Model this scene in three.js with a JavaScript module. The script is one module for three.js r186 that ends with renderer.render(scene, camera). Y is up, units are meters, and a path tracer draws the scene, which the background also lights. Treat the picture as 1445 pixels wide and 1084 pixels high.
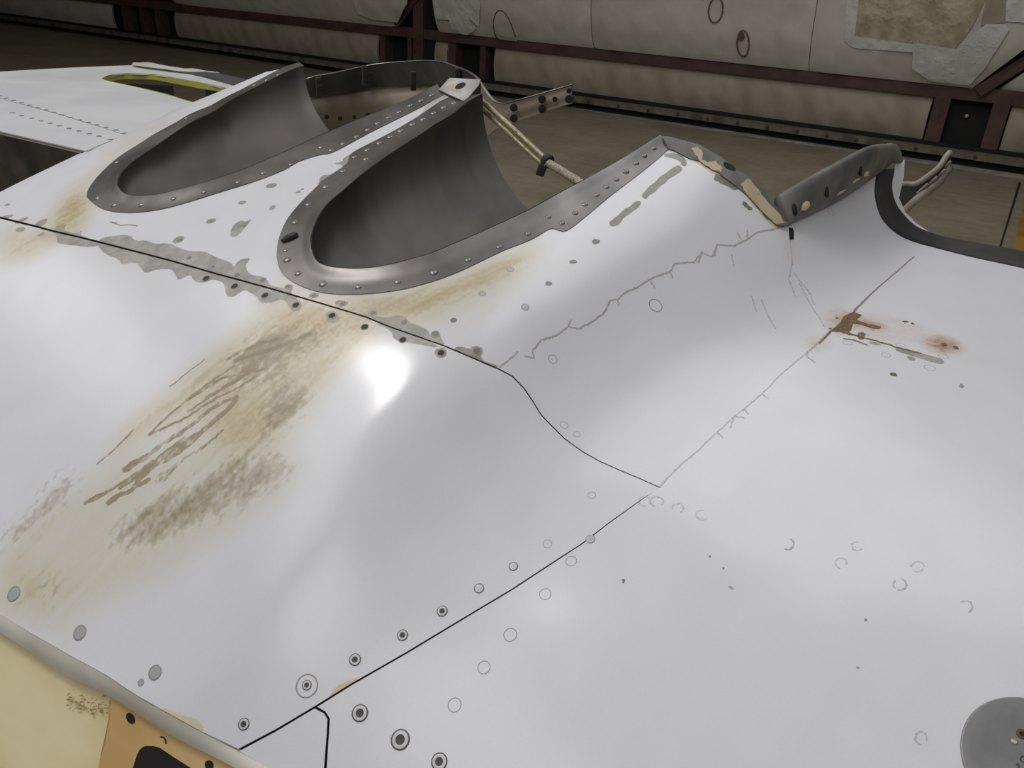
import * as THREE from 'three';
import { RectAreaLightUniformsLib } from 'three/addons/lights/RectAreaLightUniformsLib.js';
import { mergeGeometries } from 'three/addons/utils/BufferGeometryUtils.js';
import { RoundedBoxGeometry } from 'three/addons/geometries/RoundedBoxGeometry.js';

/* ---------- camera, lights, exposure ---------- */
const EYE = 1.75, FPX = 1150, PITCH = 26.8 * Math.PI / 180, ROLL = 3.2 * Math.PI / 180;
const EXPOSURE = 0.42;
const LAMP = [-2.45, -1.75, 0.75, 1.6, 0.3, 60];   // x, z, width, length, turn, intensity of the high-bay lamp
const FILL_PANELS = [         // x, z, width, length, turn, intensity: unseen glowing panels added under the roof as fill light
  [-9.2, -4.4, 2.4, 6.0, 0.4, 3.9],
  [-4.4, -1.2, 2.6, 7.5, 0.1, 3.9],
  [1.4, -5.2, 3.6, 6.0, 0.3, 3.3],
  [-2.0, 6.0, 2.4, 6.0, 0.3, 8.4],
  [4.6, 4.2, 2.4, 6.0, 0.3, 4.2],
];
const LAMP_Y = 6.2, LAMP_COLOR = new THREE.Color(1.0, 0.97, 0.94), FILL_COLOR = new THREE.Color(0.97, 0.98, 1.0), ROOF_Y = 6.9;

const scene = new THREE.Scene();
scene.background = new THREE.Color(0, 0, 0);
const camera = new THREE.PerspectiveCamera(2 * Math.atan(542 / FPX) * 180 / Math.PI, 1445 / 1084, 0.05, 80);
const sp = Math.sin(PITCH), cp = Math.cos(PITCH), sr = Math.sin(ROLL), cr = Math.cos(ROLL);
const FWD = [0, -sp, -cp], UP = [-sr, cp * cr, -sp * cr], RIGHT = [cr, cp * sr, -sp * sr];
camera.position.set(0, EYE, 0);
camera.quaternion.setFromRotationMatrix(new THREE.Matrix4().makeBasis(new THREE.Vector3(...RIGHT), new THREE.Vector3(...UP), new THREE.Vector3(-FWD[0], -FWD[1], -FWD[2])));
scene.add(camera);
const renderer = new THREE.WebGLRenderer({ antialias: true });
renderer.toneMapping = THREE.LinearToneMapping;
renderer.toneMappingExposure = EXPOSURE;
renderer.shadowMap.enabled = true;
RectAreaLightUniformsLib.init();

/* ---------- helpers ---------- */
let seed = 7;
const rnd = () => { seed = (seed + 0x6d2b79f5) | 0; let t = Math.imul(seed ^ (seed >>> 15), 1 | seed); t = (t + Math.imul(t ^ (t >>> 7), 61 | t)) ^ t; return ((t ^ (t >>> 14)) >>> 0) / 4294967296; };
const cl = (v, a = 0, b = 1) => Math.min(b, Math.max(a, v)), lerp = (a, b, t) => a + (b - a) * t;
const sm = (a, b, x) => { const t = cl((x - a) / (b - a)); return t * t * (3 - 2 * t); };
const V = (p) => new THREE.Vector3(p[0], p[1], p[2]);
const names = new Map();
function numbered(n) { const k = names.get(n) ?? 0; names.set(n, k + 1); return k ? n + '_' + String(k).padStart(3, '0') : n; }
function mesh(name, geometry, material, parent = scene) {
  const m = new THREE.Mesh(geometry, material); m.name = numbered(name); m.castShadow = m.receiveShadow = true; parent.add(m); return m;
}
function group(name, parent = scene) { const g = new THREE.Group(); g.name = numbered(name); parent.add(g); return g; }
function tag(o, label, category, grp) { o.userData.label = label; if (category) o.userData.category = category; if (grp) o.userData.group = grp; return o; }
function structure(o, label) { o.userData.kind = 'structure'; if (label) o.userData.label = label; return o; }
function ray(x, y) { const a = (x - 722.5) / FPX, b = (542 - y) / FPX, r = [0, 1, 2].map((i) => FWD[i] + RIGHT[i] * a + UP[i] * b), l = Math.hypot(...r); return r.map((v) => v / l); }
const at = (x, y, d) => { const r = ray(x, y); return [r[0] * d, EYE + r[1] * d, r[2] * d]; };
const hash = (i, j, s) => { let h = Math.imul(i, 374761393) + Math.imul(j, 668265263) + Math.imul(s, 974634777); h = Math.imul(h ^ (h >>> 13), 1274126177); return ((h ^ (h >>> 16)) >>> 0) / 4294967296; };
function noise(x, y, s = 0) {
  const i = Math.floor(x), j = Math.floor(y), u = x - i, v = y - j, a = u * u * (3 - 2 * u), b = v * v * (3 - 2 * v);
  return (hash(i, j, s) * (1 - a) + hash(i + 1, j, s) * a) * (1 - b) + (hash(i, j + 1, s) * (1 - a) + hash(i + 1, j + 1, s) * a) * b;
}
const fbm = (x, y, n = 4, s = 0) => { let a = 0, w = 0.5, f = 1, t = 0; for (let k = 0; k < n; k++) { a += w * noise(x * f, y * f, s + k * 17); t += w; w *= 0.5; f *= 2.03; } return a / t; };
function dataTex(size, fn, srgb = true, h = size) {       // fn(u, v) -> [r, g, b] 0..255
  const d = new Uint8Array(size * h * 4);
  for (let j = 0; j < h; j++) for (let i = 0; i < size; i++) { const c = fn(i / size, j / h), o = (j * size + i) * 4; d[o] = cl(c[0], 0, 255); d[o + 1] = cl(c[1], 0, 255); d[o + 2] = cl(c[2], 0, 255); d[o + 3] = 255; }
  const t = new THREE.DataTexture(d, size, h); t.magFilter = t.minFilter = THREE.LinearFilter; t.wrapS = t.wrapT = THREE.MirroredRepeatWrapping; if (srgb) t.colorSpace = THREE.SRGBColorSpace; t.needsUpdate = true; return t;
}
function mottled(a, b, scale, s, n = 5, px = 512) {       // two tones mixed by noise, tile of one metre
  return dataTex(px, (u, v) => { const k = cl(fbm(u * scale, v * scale, n, s) * 2.2 - 0.6); return [lerp(a[0], b[0], k), lerp(a[1], b[1], k), lerp(a[2], b[2], k)]; });
}
const std = (o) => new THREE.MeshStandardMaterial({ side: THREE.DoubleSide, roughness: 0.6, ...o });

/* ---------- the shape of the skin: a wing surface with an engine nacelle rising from it ---------- */
const O = at(1180, 465, 1.3);
const NA = 48 * Math.PI / 180, CU = Math.cos(NA), SU = Math.sin(NA);
function wing(w) { if (w > 0) return 0.10 * w - 0.05 * w * w; const m = -w; let y = -(0.12 * m + 0.12 * m * m); if (m > 0.4) y -= 0.55 * (m - 0.4) ** 2; return y; }
const FRONT = [[0, 0], [.05, .1], [.21, .85], [.30, .14], [.45, .07], [.62, .03], [.8, 0], [1.0, -.03], [1.3, -.05], [1.45, -.2], [1.8, -.6]];
const AFT = [[0, 0], [.03, .3], [.12, 1.1], [.2, .72], [.3, .40], [.45, .17], [.62, .08], [.8, .05], [1.0, .03], [1.25, .03], [1.37, .02], [1.47, -.5], [1.7, -1.2]];
const NQ = 950, DQ = 0.002;
function slope(t, q) { if (q <= 0) return 0; for (let i = 1; i < t.length; i++) if (q < t[i][0]) { const a = t[i - 1], b = t[i]; return a[1] + (b[1] - a[1]) * (q - a[0]) / (b[0] - a[0]); } return t[t.length - 1][1]; }
function heights(t) { const d = [], h = [0]; for (let i = 0; i < NQ; i++) { let s = 0; for (let k = -8; k <= 8; k++) s += slope(t, (i + k - 20) * DQ); d.push(s / 17); } for (let i = 1; i < NQ; i++) h.push(h[i - 1] + DQ * d[i]); return h; }
const TF = heights(FRONT), TA = heights(AFT);
const look = (T, q) => { const x = cl(q / DQ + 20, 0, NQ - 1.001), i = Math.floor(x); return T[i] + (T[i + 1] - T[i]) * (x - i); };
function S(x, z) {
  const dx = x - O[0], fw = O[2] - z, u = dx * CU + fw * SU, q = fw * CU - dx * SU, w = dx * 0.5 + fw * 0.866;
  return O[1] + wing(w) + lerp(0.35, 1, sm(-1.0, -0.35, u)) * lerp(look(TF, q), look(TA, q), sm(-0.45, 0.3, u));
}
function normalAt(x, z) { const e = 0.002, n = new THREE.Vector3((S(x - e, z) - S(x + e, z)) / (2 * e), 1, (S(x, z - e) - S(x, z + e)) / (2 * e)); return n.normalize(); }
function hit(px, py, lift = 0) {
  const r = ray(px, py);
  for (let t = 0.2; t < 5; t += 0.04) {
    if (EYE + r[1] * t - S(r[0] * t, r[2] * t) - lift < 0) {
      let a = t - 0.04, b = t;
      for (let i = 0; i < 22; i++) { const m = (a + b) / 2; if (EYE + r[1] * m - S(r[0] * m, r[2] * m) - lift < 0) b = m; else a = m; }
      return [r[0] * b, EYE + r[1] * b, r[2] * b];
    }
  }
  const q = at(px, py, 2.1); return [q[0], q[1], q[2]];
}
function planeHit(px, py, p0, n) { const r = ray(px, py), t = ((p0[0]) * n[0] + (p0[1] - EYE) * n[1] + p0[2] * n[2]) / (r[0] * n[0] + r[1] * n[1] + r[2] * n[2]); return [r[0] * t, EYE + r[1] * t, r[2] * t]; }

/* a thin sheet of metal cut to an outline: poly is the outline, where(px,py) its surface point, normal(p) the way up */
function inside(poly, x, y) { let c = false; for (let i = 0, j = poly.length - 1; i < poly.length; j = i++) { const a = poly[i], b = poly[j]; if ((a[1] > y) !== (b[1] > y) && x < (b[0] - a[0]) * (y - a[1]) / (b[1] - a[1]) + a[0]) c = !c; } return c; }
function clipHalf(p, ax, s, k) { const out = []; for (let i = 0; i < p.length; i++) { const a = p[i], b = p[(i + 1) % p.length], da = s * (a[ax] - k), db = s * (b[ax] - k); if (da >= 0) out.push(a); if ((da > 0 && db < 0) || (da < 0 && db > 0)) { const t = da / (da - db); out.push([a[0] + (b[0] - a[0]) * t, a[1] + (b[1] - a[1]) * t]); } } return out; }
function sheet(poly, step, thick, where, normalOf, uvOf, smooth = false) {
  const xs = poly.map((p) => p[0]), ys = poly.map((p) => p[1]), x0 = Math.floor(Math.min(...xs) / step), x1 = Math.ceil(Math.max(...xs) / step), y0 = Math.floor(Math.min(...ys) / step), y1 = Math.ceil(Math.max(...ys) / step);
  const cut = new Set();
  for (let i = 0; i < poly.length; i++) { const a = poly[i], b = poly[(i + 1) % poly.length], n = Math.ceil(Math.hypot(b[0] - a[0], b[1] - a[1]) / (step * 0.2)) + 1; for (let k = 0; k <= n; k++) { const x = (a[0] + (b[0] - a[0]) * k / n) / step, y = (a[1] + (b[1] - a[1]) * k / n) / step; for (const ex of [-0.02, 0.02]) for (const ey of [-0.02, 0.02]) cut.add(Math.floor(x + ex) + ',' + Math.floor(y + ey)); } }
  const keys = new Map(), pts = [], idx = [];
  const vert = (x, y) => { const k = Math.round(x * 50) + ',' + Math.round(y * 50); let i = keys.get(k); if (i === undefined) { i = pts.length; keys.set(k, i); pts.push(where(x, y)); } return i; };
  for (let j = y0; j < y1; j++) for (let i = x0; i < x1; i++) {
    const X = i * step, Y = j * step;
    if (cut.has(i + ',' + j)) {
      let c = clipHalf(clipHalf(clipHalf(clipHalf(poly, 0, 1, X), 0, -1, X + step), 1, 1, Y), 1, -1, Y + step);
      if (c.length < 3) continue;
      for (const t of THREE.ShapeUtils.triangulateShape(c.map((p) => new THREE.Vector2(p[0], p[1])), [])) {
        const [a, b, d] = t.map((k) => c[k]), ar = (b[0] - a[0]) * (d[1] - a[1]) - (b[1] - a[1]) * (d[0] - a[0]);
        if (Math.abs(ar) < 1e-3) continue;
        const v = [a, b, d].map((p) => vert(p[0], p[1])); idx.push(...(ar > 0 ? [v[0], v[2], v[1]] : v));
      }
    } else if (inside(poly, X + step / 2, Y + step / 2)) { const a = vert(X, Y), b = vert(X + step, Y), c = vert(X + step, Y + step), d = vert(X, Y + step); idx.push(a, c, b, a, d, c); }
  }
  const pos = [], nor = [], uv = [], index = idx.slice(), n0 = pts.length, nTop = idx.length;
  const nn = pts.map((p) => normalOf(p));
  if (smooth) { const g = new THREE.BufferGeometry(); g.setAttribute('position', new THREE.Float32BufferAttribute(pts.flat(), 3)); g.setIndex(idx); g.computeVertexNormals(); for (let i = 0; i < n0; i++) { const v = new THREE.Vector3().fromBufferAttribute(g.attributes.normal, i); if (v.dot(nn[i]) < 0) v.negate(); nn[i] = v; } }
  const put = (p, n) => { pos.push(p[0], p[1], p[2]); nor.push(n.x, n.y, n.z); uv.push(...uvOf(p)); return pos.length / 3 - 1; };
  const down = (p, n) => [p[0] - n.x * thick, p[1] - n.y * thick, p[2] - n.z * thick];
  pts.forEach((p, i) => put(p, nn[i]));
  pts.forEach((p, i) => put(down(p, nn[i]), nn[i].clone().negate()));
  for (let i = 0; i < idx.length; i += 3) index.push(idx[i] + n0, idx[i + 2] + n0, idx[i + 1] + n0);
  const orient = Math.sign(poly.reduce((s, p, i) => { const q = poly[(i + 1) % poly.length]; return s + p[0] * q[1] - q[0] * p[1]; }, 0));
  for (let i = 0; i < poly.length; i++) {
    const a = poly[i], b = poly[(i + 1) % poly.length], n = Math.max(1, Math.ceil(Math.hypot(b[0] - a[0], b[1] - a[1]) / (step * 1.5)));
    for (let k = 0; k < n; k++) {
      const p = where(a[0] + (b[0] - a[0]) * k / n, a[1] + (b[1] - a[1]) * k / n), q = where(a[0] + (b[0] - a[0]) * (k + 1) / n, a[1] + (b[1] - a[1]) * (k + 1) / n);
      const np = normalOf(p), nq = normalOf(q), e = V(q).sub(V(p)), o = e.clone().cross(np).normalize().multiplyScalar(-orient);
      const i0 = put(p, o), i1 = put(q, o), i2 = put(down(q, nq), o), i3 = put(down(p, np), o);
      index.push(...(orient < 0 ? [i0, i2, i1, i0, i3, i2] : [i0, i1, i2, i0, i2, i3]));
    }
  }
  const g = new THREE.BufferGeometry();
  g.setAttribute('position', new THREE.Float32BufferAttribute(pos, 3)); g.setAttribute('normal', new THREE.Float32BufferAttribute(nor, 3)); g.setAttribute('uv', new THREE.Float32BufferAttribute(uv, 2)); g.setIndex(index);
  g.addGroup(0, nTop, 0); g.addGroup(nTop, index.length - nTop, 1);
  return g;
}
const onSkin = (lift) => (typeof lift === 'function' ? (x, y) => { const l = lift(x, y), p = hit(x, y, 0), n = normalAt(p[0], p[2]); return [p[0] + n.x * l, p[1] + n.y * l, p[2] + n.z * l]; } : (x, y) => { const p = hit(x, y, 0); if (!lift) return p; const n = normalAt(p[0], p[2]); return [p[0] + n.x * lift, p[1] + n.y * lift, p[2] + n.z * lift]; });
const skinNormal = (p) => normalAt(p[0], p[2]);
const metreUV = (p) => [p[0], p[2]];
function lineDist(line, x, y) { let m = 1e9; for (let i = 1; i < line.length; i++) { const a = line[i - 1], b = line[i], dx = b[0] - a[0], dy = b[1] - a[1], t = cl(((x - a[0]) * dx + (y - a[1]) * dy) / (dx * dx + dy * dy)); m = Math.min(m, Math.hypot(x - a[0] - dx * t, y - a[1] - dy * t)); } return m; }
function resample(line, n) { const L = [0]; for (let i = 1; i < line.length; i++) L.push(L[i - 1] + V(line[i]).distanceTo(V(line[i - 1]))); const c = new THREE.CatmullRomCurve3(line.map((p) => V(p)), false, 'centripetal'); return c.getSpacedPoints(n); }
/* a bar or moulding of constant section swept along points: section is [[side, up]...] in metres, closed */
function sweep(points, ups, section, closedEnds = true) {
  const n = points.length, m = section.length, pos = [], idx = [];
  for (let i = 0; i < n; i++) {
    const t = points[Math.min(n - 1, i + 1)].clone().sub(points[Math.max(0, i - 1)]).normalize(), u = ups[i].clone().addScaledVector(t, -ups[i].dot(t)).normalize(), s = t.clone().cross(u);
    const sec = typeof section[0] === 'function' ? section : section;
    for (const [a, b] of sec) { const p = points[i].clone().addScaledVector(s, a).addScaledVector(u, b); pos.push(p.x, p.y, p.z); }
  }
  for (let i = 0; i + 1 < n; i++) for (let k = 0; k < m; k++) { const a = i * m + k, b = i * m + (k + 1) % m, c = a + m, d = b + m; idx.push(a, b, d, a, d, c); }
  if (closedEnds) { const tri = THREE.ShapeUtils.triangulateShape(section.map((p) => new THREE.Vector2(p[0], p[1])), []); for (const t of tri) { idx.push(t[0], t[1], t[2]); const o = (n - 1) * m; idx.push(o + t[0], o + t[2], o + t[1]); } }
  let g = new THREE.BufferGeometry(); g.setAttribute('position', new THREE.Float32BufferAttribute(pos, 3)); g.setIndex(idx);
  const uv = []; for (let i = 0; i < pos.length; i += 3) uv.push(pos[i] + pos[i + 1] * 0.3, pos[i + 2] + pos[i + 1] * 0.7);
  g.setAttribute('uv', new THREE.Float32BufferAttribute(uv, 2)); g.computeVertexNormals(); return g;
}
const ring = (rx, ry, n = 14) => Array.from({ length: n }, (_, i) => [rx * Math.cos(i / n * 2 * Math.PI), ry * Math.sin(i / n * 2 * Math.PI)]);
/* a panel given by its outline in 3-D, with thickness along n */
function plate(outline, n, thick, holes = []) {
  const N = V(n).normalize(), o = V(outline[0]), ex = V(outline[1]).sub(o); ex.addScaledVector(N, -ex.dot(N)).normalize(); const ey = N.clone().cross(ex);
  const flat = (p) => { const d = V(p).sub(o); return new THREE.Vector2(d.dot(ex), d.dot(ey)); };
  const sh = new THREE.Shape(outline.map(flat)); for (const h of holes) sh.holes.push(new THREE.Path(h.map(flat)));
  const g = new THREE.ExtrudeGeometry(sh, { depth: thick, bevelEnabled: false, curveSegments: 4 });
  g.applyMatrix4(new THREE.Matrix4().makeBasis(ex, ey, N).setPosition(o.clone().addScaledVector(N, -thick))); return g;
}
function orient(o, p, n, twist = 0) { o.position.copy(V(p)); o.quaternion.setFromUnitVectors(new THREE.Vector3(0, 1, 0), n).multiply(new THREE.Quaternion().setFromAxisAngle(new THREE.Vector3(0, 1, 0), twist)); return o; }

/* ---------- outlines traced along the seams and edges (image coordinates, set onto the skin) ---------- */
const SEAM_CROSS = [[0, 307], [55, 320.6], [73, 325.6], [116, 335.5], [166, 348.3], [200, 357], [238, 367], [306, 386.5], [343, 396.5], [383, 407.5], [415, 417], [450, 427.3], [486, 438], [516, 447.3], [549.5, 461], [591, 475.5], [626.5, 488], [655, 500], [680, 510.8], [703, 520.5], [723, 531], [739.5, 548], [753, 568], [764, 586], [781.5, 604], [796.5, 619], [823, 638], [846, 651], [873, 663], [899.5, 674], [931, 688]];
const SEAM_FRONT = [[931, 688], [900, 709], [858, 739], [822, 767], [788, 789], [722.5, 832], [649, 876], [571, 923], [494, 967], [447, 996.5], [389, 1031], [337, 1058.5]];
const SEAM_TOE = [[931, 688], [947.6, 669.6], [961, 656], [980, 640], [1012, 610], [1036.6, 587.5], [1075, 556], [1100, 530], [1136.5, 500], [1173, 466.5], [1205, 440], [1246, 400], [1290, 362], [1304, 346]];
const SEAL_IN = [[1237, 243], [1234, 273], [1243, 306.5], [1260, 326], [1280, 338], [1313, 348], [1371, 363], [1445, 379], [1560, 407]];
const SEAL_OUT = [[1261.5, 240], [1257.5, 265], [1263, 288], [1276, 306], [1291, 320], [1311, 329], [1331, 335.5], [1388, 346], [1421, 352], [1445, 357], [1560, 383]];
const EDGE_FRONT = [[-90, 815], [0, 867], [47, 895], [94, 922], [150.6, 953], [193, 981], [235, 1004.7], [282, 1030.6], [336, 1059.5]];
const EDGE_LEFT = [[-90, 318], [0, 271], [40.6, 250.7], [111.5, 217], [125, 214], [173, 191], [216, 170], [258, 150], [300, 133], [340, 116.5], [375, 101.6], [424, 89]];
const LIP_LOW = [[1111.6, 319.5], [1123, 313], [1160, 294.6], [1190, 278], [1236, 246], [1262, 232], [1265, 236]];
const LIP_TOP = [[1096, 276], [1140, 251], [1190, 225], [1223, 208], [1248, 203], [1267, 205], [1278, 222]];
const END_OUT = [[931, 195], [945, 196], [961.5, 200], [986, 206.5], [1006, 218], [1020, 226], [1036, 241], [1058, 253], [1073, 268], [1086, 284.6], [1096, 297], [1109, 318]];
const END_IN = [[943, 211.5], [949, 213], [973, 225], [986.5, 228], [997, 236], [1011, 243], [1023, 253], [1036, 262], [1053, 276], [1069.5, 294.6], [1086, 311], [1096, 319.5], [1108, 321]];
/* near trough: flange outline and rim; far trough the same */
const T2_OUT_FAR = [[655, 139], [635, 137], [590, 165], [560, 183], [530, 199], [509, 209.5], [494, 219.5], [491, 229], [486, 234.5], [469.5, 246], [454.5, 256], [449.5, 261.6], [426, 285], [405, 311], [393, 340], [390.6, 363]];
const T2_OUT_NEAR = [[390.6, 363], [396, 383], [413, 398], [436, 408.5], [461, 414.4], [503, 416], [560, 410.5], [610, 398], [643, 386], [668, 374.6], [709.5, 354.6], [751, 338], [778, 323], [786, 325], [795, 327], [801.5, 325], [826.5, 306], [860, 278], [901, 246.5], [926, 226.5], [943, 211.5]];
const T2_RIM_FAR = [[681, 137], [660, 149], [640, 165], [615, 180], [593, 195], [560, 216], [527, 239], [510, 252], [486, 273], [461, 295], [446, 320], [440, 341], [441, 355]];
const T2_RIM_NEAR = [[441, 355], [446, 370], [456, 378.5], [486, 384], [519, 384], [560, 377], [585, 370], [612, 362], [643, 349], [700, 324], [754, 298], [793, 276], [826.5, 258], [876, 230], [931, 195]];
const T1_OUT_FAR = [[423, 90], [400, 97], [340, 129], [320, 138], [299, 149], [266, 163], [249.5, 173], [216, 191], [193, 206], [183, 212], [163, 226], [138, 250], [125, 268], [122.5, 278]];
const T1_OUT_NEAR = [[122.5, 278], [131.6, 287], [146.5, 296], [171.5, 300.5], [203, 299.7], [233, 294.7], [266, 286], [299, 275.6], [340, 263], [353, 259], [400, 241], [420, 229.5], [451, 219.5], [466, 217], [486, 207.5], [519, 189.5], [560, 169], [592, 153], [626, 135]];
const T1_RIM_FAR = [[430, 97], [420, 99.5], [370, 123], [320, 150], [308, 159], [266, 180], [225, 208], [183, 238], [170, 254], [168, 266]];
const T1_RIM_NEAR = [[168, 266], [176, 276], [193, 281], [225, 279], [266, 269], [320, 253], [360, 238], [403, 219.5], [453, 196], [503, 175], [560, 152], [592, 137], [618, 123]];
const fair = (line) => { const c = new THREE.CatmullRomCurve3(line.map((p) => new THREE.Vector3(p[0], p[1], 0)), false, 'centripetal'), o = []; for (let i = 0; i + 1 < line.length; i++) for (let k = 0; k < 3; k++) { const q = c.getPoint((i + k / 3) / (line.length - 1)); o.push([q.x, q.y]); } o.push(line[line.length - 1]); return o; };
for (const l of [T2_RIM_FAR, T2_RIM_NEAR, T1_OUT_FAR, T1_OUT_NEAR, T1_RIM_FAR, T1_RIM_NEAR, T2_OUT_FAR, T2_OUT_NEAR, SEAL_IN, SEAL_OUT]) l.splice(0, l.length, ...fair(l));
const mid = (a, b, t) => a.map((p, i) => { const q = b[Math.min(b.length - 1, Math.round(i / (a.length - 1) * (b.length - 1)))]; let best = q, m = 1e9; for (let k = 1; k < b.length; k++) for (let s = 0; s <= 8; s++) { const c = [lerp(b[k - 1][0], b[k][0], s / 8), lerp(b[k - 1][1], b[k][1], s / 8)], d = Math.hypot(c[0] - p[0], c[1] - p[1]); if (d < m) { m = d; best = c; } } return [lerp(p[0], best[0], t), lerp(p[1], best[1], t)]; });

/* ---------- what the skin is made of: white paint, stains, bare patches, rust, cracks ---------- */
const brush = (path, w) => {            // a stroke of varying width as an outline
  const n = path.length, L = [], R = [];
  for (let i = 0; i < n; i++) { const a = path[Math.max(0, i - 1)], b = path[Math.min(n - 1, i + 1)], dx = b[0] - a[0], dy = b[1] - a[1], l = Math.hypot(dx, dy) || 1, h = (Array.isArray(w) ? w[Math.min(w.length - 1, i)] : w) / 2; L.push([path[i][0] - dy / l * h, path[i][1] + dx / l * h]); R.push([path[i][0] + dy / l * h, path[i][1] - dx / l * h]); }
  return [...L, ...R.reverse()];
};
const oval = (x, y, rx, ry, a = 0, n = 18, rough = 0) => Array.from({ length: n }, (_, i) => { const t = i / n * 2 * Math.PI, k = 1 + rough * (rnd() - 0.5), c = rx * k * Math.cos(t), s = ry * k * Math.sin(t), A = a * Math.PI / 180; return [x + c * Math.cos(A) - s * Math.sin(A), y + c * Math.sin(A) + s * Math.cos(A)]; });
const wob = (path, k, m = 1.2) => { const o = []; for (let i = 0; i + 1 < path.length; i++) for (let s = 0; s < k; s++) { const j = s ? m : 0; o.push([lerp(path[i][0], path[i + 1][0], s / k) + (rnd() - 0.5) * 2 * j, lerp(path[i][1], path[i + 1][1], s / k) + (rnd() - 0.5) * 2 * j]); } o.push(path[path.length - 1]); return o; };
const bare = [], brown = [], crack = [], rustDark = [], cream = [], olive = [], yellow = [], cloud = [], rustSoft = [], faint = [];
// bare metal along the cross seam
bare.push([[140, 338], [150, 334.6], [181, 331], [192, 341], [205, 339], [219, 345], [236.5, 343], [257, 352], [268, 355], [288, 355], [306, 364], [326, 371], [330, 378], [334, 371], [341, 366], [352, 364], [351, 369], [345.5, 374], [351, 388], [368, 390], [377, 395], [379, 402], [400, 408], [410, 401], [414, 405], [409, 414], [420, 420], [420, 440], [412, 436], [400, 421], [380, 428], [366, 426], [363, 418], [347, 409], [338.5, 412], [330, 419], [319.5, 417.6], [318, 400], [302, 393], [288, 399.5], [274.5, 397], [269, 386.5], [252, 396], [248.6, 388], [243, 379.6], [224, 379.6], [205, 385.6], [202, 381], [191.5, 369], [172.5, 374], [169, 366], [148, 358], [138, 346]]);
bare.push([[73, 326], [88, 319], [92, 322], [90, 326], [110, 330], [116, 324], [113, 333], [128, 338], [141, 340], [141, 346], [126, 348.5], [103, 346], [80, 343], [82, 336]]);
bare.push(oval(10, 306, 9, 2.2, -14), oval(31, 311, 10, 2.4, -24), oval(58, 315, 10, 4, -28), oval(10, 289, 4, 1.4, -18), oval(29, 324, 7, 3, -8), oval(58, 331, 5, 2, -20), oval(86, 320, 8, 3, -20));
bare.push(oval(252, 338.5, 8.5, 4.2, -24), oval(298, 312, 7, 3, -16), [[325, 333], [326, 325], [330, 317], [340, 311], [347, 313], [356, 308.5], [350, 316], [341, 327], [332, 335]], oval(341.6, 286, 5.5, 2.2, -8), oval(383, 262, 7.5, 3, -12), oval(384.5, 293, 4.5, 2.8, -30), oval(421, 271, 3.4, 1.6, -25), oval(427, 267, 2, 1.2, 0));
bare.push([[449, 262], [452, 250], [458, 247], [470, 246], [470, 252], [458, 258]], [[470, 231], [480, 229], [489, 226], [494, 219], [496, 229], [486, 236], [480, 232]], [[484, 224], [489, 221], [509, 208], [512, 214], [495, 225], [493, 233], [480, 232], [484, 229]]);
bare.push(oval(417, 431, 8, 8.5, 20, 18, .2), oval(469, 448, 10, 8, 25, 18, .25), oval(443, 417, 7, 3.6, -5), oval(482, 428, 9, 3.6, 5), oval(526, 442, 7, 3.8, 0));
bare.push([[512, 443], [527, 447], [549, 448.5], [560, 445.5], [567, 446], [573, 449], [577, 455], [591, 460], [603, 466.5], [608, 475], [620, 470], [622, 478], [628, 488], [592, 476], [550, 460.5], [516, 446]]);
bare.push([[640, 493], [648, 489], [664, 493], [667, 489], [673, 488.6], [681, 492], [681, 498], [678, 503], [682, 511], [704, 516], [698, 519.5], [680, 511], [655, 500]]);
bare.push([[528, 455], [553, 467], [556, 478], [566, 482], [581, 484], [620, 491], [609, 484], [549, 462]], oval(622, 498, 8, 7, 10, 16, .2));
olive.push(brush([[938, 219], [948, 219.5], [958, 222], [966, 229], [964, 234]], [4, 7, 8, 8, 7]), brush([[961, 236], [950, 243], [941, 249], [936, 253], [927, 261], [920, 267], [913, 273], [908, 279]], [9, 10, 8, 11, 8, 11, 7, 8]), brush([[903, 285], [897, 290], [891, 295], [884, 299], [876, 306], [870, 313], [861, 317]], [5, 9, 7, 9, 7, 11, 6]));
olive.push(oval(841, 341, 5.5, 3.2, -10, 14, .2), oval(809, 369.5, 5, 2.8, 0, 8, .4), oval(774.5, 400, 4.6, 2.8, 0, 8, .5));
// drips of dried exhaust residue
brown.push(brush(wob([[119, 711], [140, 700], [165, 686], [192, 668], [216, 650]], 3), [3, 5, 7, 6, 4, 3]), brush(wob([[151, 712], [166, 700], [182, 694], [197, 684], [212, 676]], 3), [5, 6, 8, 6, 5]), brush(wob([[222, 682], [230, 673], [244, 661], [262, 646], [280, 636], [296, 625]], 2), [8, 11, 13, 9, 5, 4, 3, 2]), brush(wob([[173, 664], [186, 656], [200, 649], [210, 643]], 2), [6, 8, 9, 7]));
brown.push(brush(wob([[205, 648], [224, 631], [245, 616], [266, 603], [298, 577], [318, 566], [336, 560]], 3), [5, 4, 5, 5, 4, 4, 5, 6, 4]), brush(wob([[188, 690], [200, 673], [216, 656], [240, 640], [266, 624], [290, 604], [308, 589], [322, 577], [334, 563]], 3), [6, 5, 5, 5, 6, 7, 9, 10, 14, 15, 15, 13, 12, 9, 6]), brush(wob([[168, 690], [188, 676], [210, 660], [238, 636], [262, 618]], 3), [3, 3, 4, 4, 5]));
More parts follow.
